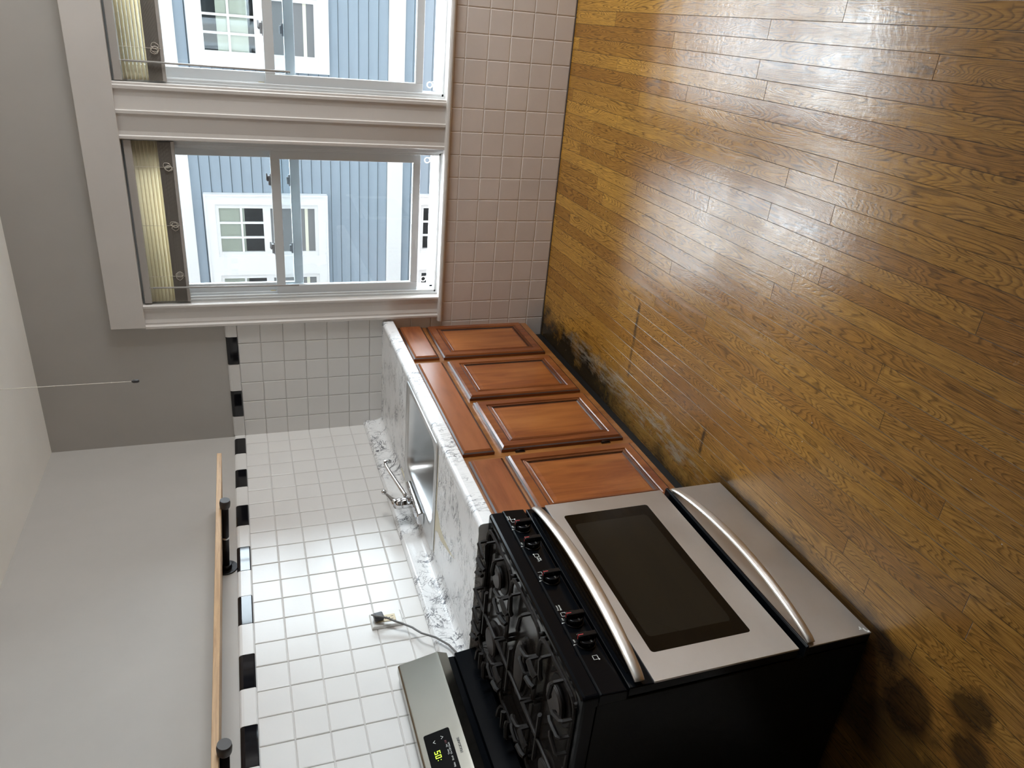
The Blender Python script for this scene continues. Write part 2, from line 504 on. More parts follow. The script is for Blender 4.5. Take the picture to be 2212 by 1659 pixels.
# ------------------------------------------------------------------ mesh helpers
class MB:
    def __init__(s):
        s.v, s.f, s.mi, s.sm = [], [], [], []
        s.cur = 0
        s.smooth = False

    def face(s, idx):
        s.f.append(tuple(idx))
        s.mi.append(s.cur)
        s.sm.append(s.smooth)

    def add(s, pts):
        b = len(s.v)
        s.v.extend(Vector(p) for p in pts)
        return b

    def box(s, x0, x1, y0, y1, z0, z1):
        b = s.add([(x0, y0, z0), (x1, y0, z0), (x1, y1, z0), (x0, y1, z0), (x0, y0, z1), (x1, y0, z1), (x1, y1, z1), (x0, y1, z1)])
        for q in ((0, 3, 2, 1), (4, 5, 6, 7), (0, 1, 5, 4), (1, 2, 6, 5), (2, 3, 7, 6), (3, 0, 4, 7)):
            s.face([b + i for i in q])
        return s

    def obox(s, c, ax, ay, az):
        """box from centre and three half-axis vectors"""
        c, ax, ay, az = map(Vector, (c, ax, ay, az))
        b = s.add([c + i * ax + j * ay + k * az for k in (-1, 1) for (i, j) in ((-1, -1), (1, -1), (1, 1), (-1, 1))])
        for q in ((0, 3, 2, 1), (4, 5, 6, 7), (0, 1, 5, 4), (1, 2, 6, 5), (2, 3, 7, 6), (3, 0, 4, 7)):
            s.face([b + i for i in q])
        return s

    def loops(s, rings, close_a=True, close_b=True, cyclic=True):
        bs = [s.add(r) for r in rings]
        n = len(rings[0])
        for k in range(len(rings) - 1):
            a, b = bs[k], bs[k + 1]
            for i in range(n if cyclic else n - 1):
                j = (i + 1) % n
                s.face((a + i, a + j, b + j, b + i))
        sm, s.smooth = s.smooth, False
        if close_a:
            s.face([bs[0] + i for i in reversed(range(n))])
        if close_b:
            s.face([bs[-1] + i for i in range(n)])
        s.smooth = sm
        return s

    def tube(s, path, r, seg=10, smooth=True, flat=None):
        path = [Vector(p) for p in path]
        rs = r if isinstance(r, (list, tuple)) else [r] * len(path)
        rings = []
        prev = None
        for i, p in enumerate(path):
            if i == 0:
                t = path[1] - p
            elif i == len(path) - 1:
                t = p - path[i - 1]
            else:
                t = (path[i + 1] - p).normalized() + (p - path[i - 1]).normalized()
            t.normalize()
            if prev is None:
                u = t.orthogonal() if flat is None else (Vector(flat) - t * t.dot(Vector(flat)))
            else:
                u = prev - t * t.dot(prev)
            u.normalize()
            prev = u
            w = t.cross(u)
            k = 1.0 if flat is None else 1.0
            rr = rs[i]
            ru, rw = rr if isinstance(rr, tuple) else (rr, rr)
            rings.append([p + u * math.cos(2 * PI * (a + 0.5) / seg) * ru + w * math.sin(2 * PI * (a + 0.5) / seg) * rw for a in range(seg)])
        sm, s.smooth = s.smooth, smooth
        s.loops(rings)
        s.smooth = sm
        return s

    def cyl(s, p0, p1, r, r1=None, seg=20, smooth=True):
        return s.tube([p0, p1], [r, r if r1 is None else r1], seg, smooth)

    def sphere(s, c, r, seg=16, sc=(1, 1, 1)):
        c = Vector(c)
        rings = []
        for i in range(1, seg // 2):
            th = PI * i / (seg // 2)
            rings.append([c + Vector((math.sin(th) * math.cos(2 * PI * a / seg) * r * sc[0], math.sin(th) * math.sin(2 * PI * a / seg) * r * sc[1], -math.cos(th) * r * sc[2])) for a in range(seg)])
        sm, s.smooth = s.smooth, True
        s.loops(rings)
        s.smooth = sm
        return s

    def prism(s, prof, axis, a, b, smooth=False):
        """prof = list of 2D points on the plane across axis (0:yz 1:xz 2:xy)"""
        def P(u, v, w):
            return {0: (w, u, v), 1: (u, w, v), 2: (u, v, w)}[axis]
        sm, s.smooth = s.smooth, smooth
        s.loops([[P(u, v, a) for u, v in prof], [P(u, v, b) for u, v in prof]])
        s.smooth = sm
        return s

    def nest(s, o, u, v, w, wid, hei, rings, fill=True, rad=None, seg=4, mats=None):
        """nested (inset, height) rectangles on a face: origin o, unit axes u,v, outward w"""
        o, u, v, w = map(Vector, (o, u, v, w))
        R = []
        for k, (ins, h) in enumerate(rings):
            if rad is None:
                pts = [(ins, ins), (wid - ins, ins), (wid - ins, hei - ins), (ins, hei - ins)]
            else:
                rr = max(0.0008, (rad[k] if isinstance(rad, (list, tuple)) else rad))
                pts = []
                for (cx, cy, a0) in ((ins + rr, ins + rr, PI), (wid - ins - rr, ins + rr, 1.5 * PI), (wid - ins - rr, hei - ins - rr, 0), (ins + rr, hei - ins - rr, 0.5 * PI)):
                    for q in range(seg + 1):
                        a = a0 + 0.5 * PI * q / seg
                        pts.append((cx + rr * math.cos(a), cy + rr * math.sin(a)))
            R.append([o + u * a + v * b + w * h for a, b in pts])
        n = len(R[0])
        bs = [s.add(r) for r in R]
        for k in range(len(R) - 1):
            if mats:
                s.cur = mats[k]
            for i in range(n):
                j = (i + 1) % n
                s.face((bs[k] + i, bs[k] + j, bs[k + 1] + j, bs[k + 1] + i))
        if mats:
            s.cur = mats[-1]
        if fill:
            s.face([bs[-1] + i for i in range(n)])
        return s

    def build(s, name, mats, parent=None, bevel=0.0, bseg=2, fix=True, autosmooth=None):
        me = bpy.data.meshes.new(name)
        org = Vector((0, 0, 0))
        q = parent
        while q is not None:
            org += q.location
            q = q.parent
        me.from_pydata([p - org for p in s.v], [], s.f)
        mats = mats if isinstance(mats, (list, tuple)) else [mats]
        for m in mats:
            me.materials.append(M[m] if isinstance(m, str) else m)
        for p, mi, sm in zip(me.polygons, s.mi, s.sm):
            p.material_index = mi
            p.use_smooth = sm
        if fix:
            bm = bmesh.new()
            bm.from_mesh(me)
            bmesh.ops.recalc_face_normals(bm, faces=bm.faces)
            bm.to_mesh(me)
            bm.free()
        me.update()
        o = bpy.data.objects.new(name, me)
        C.objects.link(o)
        if parent is not None:
            o.parent = parent
        if bevel:
            md = o.modifiers.new('bevel', 'BEVEL')
            md.width = bevel
            md.segments = bseg
            md.limit_method = 'ANGLE'
            md.angle_limit = 0.6
        return o


def thing(name, label, cat, loc, group=None):
    o = bpy.data.objects.new(name, None)
    o.empty_display_size = 0.05
    C.objects.link(o)
    o.location = loc
    o['label'] = label
    o['category'] = cat
    if group:
        o['group'] = group
    return o


def struct_empty(name, loc, label=None):
    o = bpy.data.objects.new(name, None)
    o.empty_display_size = 0.05
    C.objects.link(o)
    o.location = loc
    o['kind'] = 'structure'
    if label:
        o['label'] = label
    return o


def struct(name, mb, mat, label, bevel=0.0):
    o = mb.build(name, mat, None, bevel)
    o['kind'] = 'structure'
    o['label'] = label
    return o


def text_mesh(name, body, size, origin, u, v, w, mat, parent, align='CENTER', thick=0.0002, scale_x=1.0):
    """lettering: u = reading direction, v = up, w = outward"""
    cu = bpy.data.curves.new(name, 'FONT')
    cu.body = body
    cu.size = size
    cu.align_x = align
    cu.align_y = 'CENTER'
    cu.extrude = thick
    ob = bpy.data.objects.new(name, cu)
    C.objects.link(ob)
    dg = bpy.context.evaluated_depsgraph_get()
    me = bpy.data.meshes.new_from_object(ob.evaluated_get(dg))
    bpy.data.objects.remove(ob)
    u, v, w, o = Vector(u), Vector(v), Vector(w), Vector(origin)
    org = Vector((0, 0, 0))
    q = parent
    while q is not None:
        org += q.location
        q = q.parent
    for p in me.vertices:
        c = p.co.copy()
        p.co = o + u * c.x * scale_x + v * c.y + w * c.z - org
    me.materials.clear()
    me.materials.append(M[mat])
    t = bpy.data.objects.new(name, me)
    C.objects.link(t)
    t.parent = parent
    return t


# ================================================================== ROOM
RX1, RY0, H = 4.2, -5.2, 2.54
struct('floor', MB().box(-0.15, RX1 + 0.15, RY0 - 0.15, 0.15, -0.12, 0.0), 'floor', 'worn oak strip floor running towards the windows')
struct('ceiling', MB().box(-0.15, RX1 + 0.15, RY0 - 0.15, 0.15, H, H + 0.12), 'ceiling_paint', 'plain off-white ceiling')

wl = struct('wall_left', MB().box(-0.15, 0.0, RY0 - 0.15, 0.15, 0, H), 'wall_paint', 'grey painted wall behind the sink and range')
OPEN = [(0.755, 1.515), (1.735, 2.495)]
WZ0, WZ1 = 0.612, 2.042
mb = MB()
mb.box(0.0, 0.755, 0, 0.15, 0, H)
mb.box(1.515, 1.735, 0, 0.15, 0, H)
mb.box(2.495, RX1 + 0.15, 0, 0.15, 0, H)
for a, b in OPEN:
    mb.box(a, b, 0, 0.15, 0, WZ0)
    mb.box(a, b, 0, 0.15, WZ1, H)
wb = struct('wall_back', mb, 'wall_paint', 'grey painted wall that holds the windows')
struct('wall_sky_block', MB().box(-9, 5.5, 0.002, 0.15, H + 0.12, 9.0).box(-9, -0.15, 0.002, 0.15, -3.0, H + 0.12).box(RX1 + 0.15, 5.5, 0.002, 0.15, -3.0, H + 0.12).box(-0.15, RX1 + 0.15, 0.002, 0.15, -3.0, -0.12), 'ext_low_bounce', 'unseen outer wall added to keep sky off the house')  # unseen wall added to shade the house opposite; dark to stop bounce
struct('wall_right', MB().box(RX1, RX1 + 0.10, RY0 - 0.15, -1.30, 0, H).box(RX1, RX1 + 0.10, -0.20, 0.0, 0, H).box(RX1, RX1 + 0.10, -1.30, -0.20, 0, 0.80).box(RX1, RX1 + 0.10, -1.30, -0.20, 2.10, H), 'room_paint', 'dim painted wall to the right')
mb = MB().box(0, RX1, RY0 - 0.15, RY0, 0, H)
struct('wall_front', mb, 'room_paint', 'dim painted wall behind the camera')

# ------------------------------------------------------------------ tiles
PT = 0.1095
G = 0.0028


def tile_field(name, plane, u0, rows_z, ulo, uhi, zlo, zhi, mat, parent, skip=None):
    """tile faces: plane 'x' = wall_left (u = y), plane 'y' = wall_back (u = x)"""
    m = MB()
    k0 = math.floor((ulo - u0) / PT) - 1
    k1 = math.ceil((uhi - u0) / PT) + 1
    for k in range(k0, k1):
        a, b = max(u0 + k * PT, ulo), min(u0 + (k + 1) * PT, uhi)
        if b - a < 0.012:
            continue
        for j in range(len(rows_z) - 1):
            t, bt = min(rows_z[j], zhi), max(rows_z[j + 1], zlo)
            if t - bt < 0.012:
                continue
            if skip and skip(a, b, bt, t):
                continue
            g = G * 0.5
            rngs = []
            du, dz = random.uniform(-.0004, .0004), random.uniform(-.0004, .0004)
            for ins, h in ((g, 0.0), (g, 0.0042), (g + 0.0012, 0.0058), (g + 0.0030, 0.0066)):
                pts = [(a + ins + du, bt + ins), (b - ins + du, bt + ins), (b - ins + du, t - ins), (a + ins + du, t - ins)]
                tl = [random.uniform(-.00025, .00025) if h > 0.006 else 0 for _ in range(4)]
                if plane == 'x':
                    rngs.append([(h + e, p, q) for (p, q), e in zip(pts, tl)])
                else:
                    rngs.append([(p, -h - e, q) for (p, q), e in zip(pts, tl)])
            m.loops(rngs, close_a=False)
    return m.build(name, mat, parent)


ZR = 1.638
rows_up = [ZR - i * PT for i in range(0, 12)]
rows_low = [0.648 - i * PT for i in range(0, 6)] + [0.004]
tile_field('tile_field', 'x', -0.7548, rows_up, -3.1, -0.001, 0.86, ZR, 'tile', wl)
MB().box(0, 0.0030, -3.1, 0, 0.86, ZR + 0.01).build('grout', 'grout', wl)
tile_field('tile_field', 'y', 0.536, rows_up, 0.001, 0.645, 0.60, ZR, 'tile', wb)
tile_field('tile_field', 'y', 1.596, rows_low, 0.50, 4.15, 0.0, 0.602, 'tile_floor_tint', wb)
MB().box(0, 0.645, -0.0030, 0, 0.60, ZR + 0.01).build('grout', 'grout', wb)
MB().box(0.45, 4.15, -0.0040, 0, 0.0, 0.605).build('grout', 'grout_low', wb)
MB().box(0.5, 4.15, -0.0075, 0.0, 0.0, 0.0035).build('floor_gap', 'gap', wb)


def cap_profile():
    # (distance from wall, z) of a bullnose cap
    return [(0.0, ZR), (0.009, ZR), (0.0115, ZR + 0.004), (0.0115, ZR + 0.040), (0.010, ZR + 0.048), (0.006, ZR + 0.053), (0.0, ZR + 0.0545)]


wcap, bcap = MB(), MB()
ybd = [-0.044 - 0.1525 * i for i in range(0, 21)]
prof = cap_profile()
segs = [(0.0, ybd[0], 0)] + [(ybd[i], ybd[i + 1], 1 if i % 2 == 0 else 0) for i in range(len(ybd) - 1)]
for a, b, blk in segs:
    mbx = bcap if blk else wcap
    e = 0.0012
    mbx.prism([(d + (0.0004 if blk else 0), z) for d, z in prof], 1, min(a, b) + e, max(a, b) - e)
wcap.build('cap_tiles', 'tile', wl)
bcap.build('black_cap_tiles', 'black_tile', wl)
wcap, bcap = MB(), MB()
for a, b, blk in ((0.012, 0.126, 0), (0.126, 0.274, 1), (0.274, 0.425, 0), (0.425, 0.574, 1), (0.574, 0.645, 0)):
    mbx = bcap if blk else wcap
    mbx.prism([(-d - (0.0004 if blk else 0), z) for d, z in prof], 0, a + 0.0012, b - 0.0012)
wcap.build('cap_tiles', 'tile', wb)
bcap.build('black_cap_tiles', 'black_tile', wb)

# ------------------------------------------------------------------ window casing (trim)
struct('trim_1', MB().box(0.648, 2.60, -0.030, 0, 2.040, 2.188), 'trim_paint', 'wide flat head board above the windows', 0.003)


def casing_profile(x0, x1, mirror=False):
    w = x1 - x0
    pts = [(0, 0), (0, .022), (.004, .026), (.014, .026), (.018, .022), (.022, .019), (.030, .019), (.046, .014), (w - .040, .014), (w - .026, .018), (w - .016, .018), (w - .012, .022), (w - .003, .022), (w, .018), (w, 0)]
    if mirror:
        pts = [(w - a, d) for a, d in pts]
    return [(x0 + a, -d) for a, d in pts]


def mull_profile(x0, x1):
    w = x1 - x0
    h = w / 2
    pts = [(0, 0), (0, .016), (.004, .020), (.014, .020), (.018, .015), (.034, .013), (h - .022, .018), (h - .012, .018), (h - .009, .023), (h + .003, .023), (h + .006, .018), (h + .012, .017), (w - .055, .013), (w - .030, .015), (w - .026, .020), (w - .014, .020), (w - .010, .017), (w - .002, .016), (w, .012), (w, 0)]
    return [(x0 + a, -d) for a, d in pts]


struct('trim_2', MB().prism(casing_profile(0.640, 0.757), 2, 0.612, 2.040), 'trim_paint', 'moulded side casing left of the first window')
struct('trim_3', MB().prism(mull_profile(1.510, 1.740), 2, 0.612, 2.040), 'trim_paint', 'wide fluted casing between the two windows')
struct('trim_4', MB().prism(casing_profile(2.493, 2.610, True), 2, 0.612, 2.040), 'trim_paint', 'moulded side casing right of the second window')
stool = [(0.0, 0.596), (-0.024, 0.596), (-0.033, 0.600), (-0.037, 0.607), (-0.035, 0.615), (-0.028, 0.621), (0.0, 0.623)]
struct('trim_5', MB().prism(stool, 0, 0.622, 2.63), 'trim_paint', 'rounded sill moulding under the windows')


# ------------------------------------------------------------------ windows
def rect_frame(m, x0, x1, z0, z1, y0, y1, wl_, wr, wb_, wt):
    m.box(x0, x0 + wl_, y0, y1, z0, z1)
    m.box(x1 - wr, x1, y0, y1, z0, z1)
    m.box(x0 + wl_, x1 - wr, y0, y1, z0, z0 + wb_)
    m.box(x0 + wl_, x1 - wr, y0, y1, z1 - wt, z1)
    return m


def make_window(n, dx, label):
    x0, x1 = 0.755 + dx, 1.515 + dx
    w = struct_empty('window_%d' % n, (x0, 0.06, 0.612), label)
    m = MB()
    # jamb liner with track ribs
    rect_frame(m, x0, x1, 0.612, 2.042, 0.030, 0.150, 0.012, 0.030, 0.012, 0.012)
    for s_, xe in ((1, x0 + 0.012), (-1, x1 - 0.030)):
        for yy in (0.034, 0.078, 0.112, 0.143):
            a, b = sorted((xe, xe + s_ * 0.012))
            m.box(a, b, yy, yy + 0.005, 0.624, 2.03)
    m.box(x0 + 0.012, x1 - 0.030, 0.034, 0.040, 0.624, 0.634)
    m.box(x0 + 0.012, x1 - 0.030, 0.112, 0.118, 0.624, 0.640)
    m.build('window_frame', 'alu', w, 0.0012, 1)
    # lower sash (inside track), pushed up a little
    lo = MB()
    rect_frame(lo, x0 + 0.018, x1 - 0.040, 0.722, 1.432, 0.048, 0.074, 0.046, 0.042, 0.036, 0.042)
    ls = lo.build('lower_sash', 'alu', w, 0.002, 2)
    MB().box(x0 + 0.064, x1 - 0.086, 0.0595, 0.0625, 0.757, 1.391).build('pane', 'glass', ls)
    # upper sash (outside track)
    up = MB()
    rect_frame(up, x0 + 0.020, x1 - 0.036, 1.300, 2.026, 0.086, 0.108, 0.046, 0.046, 0.044, 0.030)
    us = up.build('upper_sash', 'alu', w, 0.002, 2)
    MB().box(x0 + 0.065, x1 - 0.081, 0.0955, 0.0985, 1.343, 1.997).build('pane', 'glass', us)
    # sash locks
    for fx in (0.245, 0.575):
        lk = MB()
        lk.box(x0 + fx - 0.030, x0 + fx + 0.030, 0.074, 0.082, 1.428, 1.436)
        lk.box(x0 + fx - 0.022, x0 + fx + 0.022, 0.066, 0.086, 1.432, 1.444)
        lk.tube([(x0 + fx, 0.075, 1.444), (x0 + fx + 0.004, 0.078, 1.449), (x0 + fx + 0.03, 0.082, 1.450)], [0.007, 0.006, 0.004], 8)
        lk.build('sash_lock', 'lock_grey', ls)
        kp = MB()
        kp.box(x0 + fx - 0.026, x0 + fx + 0.026, 0.078, 0.0865, 1.345, 1.353)
        kp.box(x0 + fx - 0.016, x0 + fx + 0.016, 0.074, 0.0865, 1.351, 1.361)
        kp.build('lock_keeper', 'lock_grey', us)
    # insect screen bottom rail with two round pull tabs
    sc = MB()
    sc.box(x0 + 0.03, x1 - 0.03, 0.122, 0.132, 0.632, 0.652)
    scr = sc.build('screen_rail', 'alu', w, 0.001, 1)
    for fx in (0.055, 0.68):
        rg = MB()
        cx, cz = x0 + fx, 0.672
        rg.tube([(cx + 0.013 * math.cos(a * PI / 10), 0.121, cz + 0.013 * math.sin(a * PI / 10)) for a in range(21)], 0.0022, 6)
        rg.tube([(cx + 0.012, 0.121, cz - 0.004), (cx + 0.016, 0.121, 0.648)], 0.0018, 6)
        rg.build('pull_tab', 'cord_white', scr)
    # brass keeper and rivet on the jamb
    MB().box(x0 + 0.02, x0 + 0.026, 0.083, 0.088, 1.437, 1.462).build('jamb_clip', 'brass', w)
    return w


make_window(1, 0.0, 'double-hung window beside the tiled corner, lower sash raised slightly')
make_window(2, 0.98, 'double-hung window right of the fluted casing, cut by the frame edge')
w3 = struct_empty('window_3', (RX1 + 0.05, -0.75, 0.80), 'unseen opening added for the fill lamp')  # unseen window, added so the fill lamp can shine in
m = MB()
m.box(RX1 + 0.03, RX1 + 0.07, -1.30, -1.25, 0.80, 2.10).box(RX1 + 0.03, RX1 + 0.07, -0.25, -0.20, 0.80, 2.10)
m.box(RX1 + 0.03, RX1 + 0.07, -1.25, -0.25, 0.80, 0.85).box(RX1 + 0.03, RX1 + 0.07, -1.25, -0.25, 2.05, 2.10)
m.build('window_frame', 'alu', w3)
MB().box(RX1 + 0.048, RX1 + 0.052, -1.25, -0.25, 0.85, 2.05).build('pane', 'glass', w3)


# ------------------------------------------------------------------ blinds
def make_blind(dx, label, sparse):
    x0, x1 = 0.764 + dx, 1.506 + dx
    b = thing('mini_blind', label, 'blind', ((x0 + x1) / 2, 0.02, 2.03), 'raised mini blinds in the kitchen windows')
    hr = MB()
    hr.box(x0, x1, -0.006, 0.026, 2.000, 2.031)
    hr.build('headrail', 'blind_metal', b, 0.002)
    sl = MB()
    for k in range(7):
        z = 1.990 - k * (0.0148 if sparse else 0.0150)
        tilt = 0.45 if sparse else 1.08
        n = 5
        for face_dir in (0,):
            pr = []
            for i in range(n):
                t = i / (n - 1) - 0.5
                hgt = 0.0025 * (1 - (2 * t) ** 2)
                u = t * 0.0245
                pr.append((0.010 + u * math.cos(tilt) - hgt * math.sin(tilt), z - u * math.sin(tilt) + hgt * math.cos(tilt)))
            sl.smooth = True
            bs = sl.add([(x0 + 0.004, p, q) for p, q in pr])
            b2 = sl.add([(x1 - 0.004, p, q) for p, q in pr])
            for i in range(n - 1):
                sl.face((bs + i, bs + i + 1, b2 + i + 1, b2 + i))
    slo = sl.build('slats', 'slat', b, fix=False)
    md = slo.modifiers.new('solid', 'SOLIDIFY')
    md.thickness = 0.0005
    st = MB()
    for k in range(26):
        z = 1.8465 + k * 0.00205
        off = random.uniform(-0.0012, 0.0012)
        st.box(x0 + 0.004 + random.uniform(0, .002), x1 - 0.004 - random.uniform(0, .002), -0.0025 + off, 0.0225 + off, z, z + 0.0011)
    st.build('slat_stack', 'stack', b)
    br = MB()
    br.box(x0 + 0.003, x1 - 0.003, -0.003, 0.023, 1.832, 1.8455)
    br.build('bottom_rail', 'blind_metal', b, 0.002)
    # ladder cords, lift cords and their slack loops at the stack
    for fx in (0.13, 0.37, 0.63):
        cd = MB()
        for yy in (-0.004, 0.0245):
            cd.tube([(x0 + fx, yy, 2.0), (x0 + fx, yy, 1.84)], 0.0008, 5)
        rnd = random.Random(int(fx * 100) + int(dx * 10))
        for q in range(4):
            cx = x0 + fx + rnd.uniform(-0.012, 0.012)
            pts = []
            z0_ = 1.845 + rnd.uniform(0, 0.012)
            for a in range(9):
                th = a / 8 * 2 * PI
                pts.append((cx + 0.012 * math.sin(th) * rnd.uniform(.6, 1.2), -0.0055 - 0.003 * rnd.random(), z0_ + 0.025 * (1 - math.cos(th)) * 0.6))
            cd.tube(pts, 0.0009, 5)
        cd.build('ladder_cord', 'cord_white', b)
    wd = MB()
    wx = x0 + 0.078
    wd.tube([(wx, -0.010, 2.004), (wx, -0.012, 1.990)], 0.0016, 6)
    wd.tube([(wx, -0.012, 1.988), (wx - 0.004, -0.012, 1.33)], 0.0042, 6)
    wd.build('tilt_wand', 'wand', b)
    return b


make_blind(0.0, 'cream mini blind pulled up at the window nearest the tiled corner', False)
make_blind(0.98, 'cream mini blind pulled up at the window right of the fluted casing', True)

# ================================================================== OUTSIDE: neighbouring house
NY = 4.0
HX = 3.25            # the house ends here; beyond it the sky is open
nh = thing('house', 'blue-grey clapboard house with white trim seen through the windows', 'house', (1.2, NY, -3.0))
sd = MB()
gp = MB()


def lap_rows(z_top, z_bot, n):
    st_ = (z_top - z_bot) / n
    for i in range(n):
        a = z_top - i * st_
        b = a - st_ + 0.007
        sd.prism([(NY + 0.10, a), (NY + 0.000, a), (NY - 0.012, b), (NY + 0.10, b)], 0, -5, HX)
        gp.box(-5, HX, NY + 0.002, NY + 0.09, b - 0.008, b + 0.001)  # dark strip paints the shadow under each lapped board


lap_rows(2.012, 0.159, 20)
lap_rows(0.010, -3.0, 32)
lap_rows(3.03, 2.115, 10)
sd.build('siding', 'siding', nh)
gp.build('lap_shadow_strips', 'lap_shadow', nh)
fz = MB()
fz.box(-5, HX, NY - 0.03, NY + 0.1, 2.010, 2.117)
fz.build('upper_belt_board', 'ext_white', nh)
fz = MB()
fz.box(-5, HX, NY - 0.05, NY + 0.1, 3.02, 3.16)
fz.box(-5, HX, NY - 0.38, NY + 0.1, 3.16, 3.24)
fz.build('eave_trim', 'ext_white', nh)
MB().prism([(NY - 0.42, 3.22), (NY - 0.42, 3.28), (NY + 4.0, 4.3), (NY + 4.0, 3.22)], 0, -5, HX).build('roof', 'plug', nh)
MB().box(-5, HX, NY - 0.03, NY + 0.1, 0.006, 0.162).build('belt_board', 'ext_white', nh)
MB().box(-5, HX, NY + 0.11, NY + 0.12, -3, 3.15).build('inner_wall', 'dark_room', nh)


def house_window(xr, z0, z1, twin, shade_rows):
    """white trimmed window; xr = right edge of trim seen from our room, grows to -x"""
    trim = MB()
    tw = 0.085
    gw = 0.434
    width = tw + 0.04 + gw + (0.04 + 0.19 + 0.04 + gw if twin else 0) + 0.04 + tw
    xl = xr - width
    rect_frame(trim, xl, xr, z0, z1, NY - 0.085, NY - 0.010, tw, tw, tw, tw)
    rect_frame(trim, xl - 0.012, xr + 0.012, z0 - 0.012, z1 + 0.012, NY - 0.095, NY - 0.010, 0.016, 0.016, 0.016, 0.016)
    wo = trim.build('window_trim', 'ext_white', nh)
    pos = [(xr - tw - 0.04 - gw, xr - tw - 0.04)]
    if twin:
        trim2 = MB().box(pos[0][0] - 0.04 - 0.19, pos[0][0] - 0.04, NY - 0.085, NY - 0.010, z0 + tw, z1 - tw)
        trim2.build('mullion', 'ext_white', wo)
        pos.append((pos[0][0] - 0.27 - gw, pos[0][0] - 0.27))
    for (a, b) in pos:
        zi0, zi1 = z0 + tw, z1 - tw
        zm = (zi0 + zi1) / 2 + 0.01
        fr = MB()
        rect_frame(fr, a - 0.04, b + 0.04, zi0, zi1, NY - 0.065, NY - 0.018, 0.04, 0.04, 0.03, 0.03)
        fr.box(a, b, NY - 0.063, NY - 0.018, zm - 0.035, zm + 0.035)
        hz = zm + 0.035 + (zi1 - 0.03 - zm - 0.035) * 0.5
        fr.box(a, b, NY - 0.058, NY - 0.042, hz - 0.010, hz + 0.010)
        for q in (1, 2):
            xx = a + (b - a) * q / 3
            fr.box(xx - 0.010, xx + 0.010, NY - 0.0570, NY - 0.0425, zm + 0.035, zi1 - 0.03)
        f = fr.build('sash_frame', 'ext_white', wo)
        MB().box(a, b, NY - 0.041, NY - 0.039, zi0 + 0.03, zi1 - 0.03).build('pane', 'glass', f)
        MB().box(a, b, NY - 0.049, NY - 0.047, zi0 + 0.03, zm - 0.035).build('insect_screen', 'screen', f)
        MB().box(a, b, NY - 0.053, NY - 0.050, zi0 + 0.095, zi0 + 0.125).build('reflection_bar', 'shade', f)  # pale bar stands in for a reflection on the glass
        MB().box(a, b, NY - 0.022, NY - 0.018, zi0 + 0.03, zi1 - 0.03).build('dark_interior', 'dark_room', f)
        if shade_rows:
            MB().box(a, b, NY - 0.030, NY - 0.026, zi1 - shade_rows, zi1).build('window_shade', 'shade', f)
        else:
            MB().box(a, b, NY - 0.030, NY - 0.026, hz - 0.16, hz + 0.10).build('window_shade', 'shade', f)
    return wo


house_window(0.385, 0.776, 1.897, True, 0.26)
house_window(2.909, 0.731, 1.897, True, 0.0)
house_window(0.40, -1.35, -0.10, True, 0.0)
gr = struct('alley_ground', MB().box(-6, 8, 0.16, NY + 5, -3.1, -3.0), 'ext_ground', 'pavement between the houses')

# ================================================================== BASE CABINETS
XF = 0.578          # face-frame plane
XD = 0.600          # front of doors


def door(parent, y0, y1, z0, z1, hinges=False):
    """raised-panel door; y0 far edge (larger), y1 near edge"""
    wdt, hgt = y0 - y1, z1 - z0
    t = XD - XF
    m = MB()
    rings = [(0.0, 0.001), (0.0, t * 0.55), (0.004, t * 0.62), (0.007, t * 0.66), (0.013, t), (0.044, t), (0.047, t - 0.005), (0.051, t - 0.006), (0.054, t - 0.0015), (0.057, t - 0.0015), (0.0585, t - 0.004), (0.0605, t - 0.001), (0.063, t - 0.001), (0.0645, t - 0.0045), (0.067, t - 0.0035), (0.070, t - 0.006), (0.075, t - 0.006)]
    mats = [0, 1, 1, 0, 0, 0, 1, 0, 0, 1, 0, 0, 1, 0, 1, 0]
    m.nest((XF, y1, z0), (0, 1, 0), (0, 0, 1), (1, 0, 0), wdt, hgt, rings, fill=False, mats=mats + [0])
    d = m.build('door', ['door_wood', 'glaze'], parent)
    p = MB()
    p.nest((XF, y1, z0), (0, 1, 0), (0, 0, 1), (1, 0, 0), wdt, hgt, [(0.0748, t - 0.010), (0.0748, t - 0.006), (0.090, t - 0.0045)])
    p.build('raised_panel', 'panel_wood', d)
    if hinges:
        for zz in (0.225, 0.600):
            h = MB()
            h.box(XF + 0.0003, XF + 0.0022, y1 - 0.013, y1 - 0.0005, zz - 0.020, zz + 0.020)
            h.cyl((XF + 0.005, y1 - 0.0035, zz - 0.018), (XF + 0.005, y1 - 0.0035, zz + 0.018), 0.0030, seg=10)
            h.build('hinge', 'hinge', d)
    return d


def drawer(parent, y0, y1, z0, z1, mat='drawer_wood'):
    t = XD - XF
    m = MB()
    rings = [(0.0, 0.001), (0.0, t * 0.55), (0.004, t * 0.62), (0.007, t * 0.68), (0.014, t), (0.02, t)]
    m.nest((XF, y1, z0), (0, 1, 0), (0, 0, 1), (1, 0, 0), y0 - y1, z1 - z0, rings, mats=[0, 1, 1, 0, 0, 0])
    return m.build('drawer_front', [mat, 'glaze'], parent)


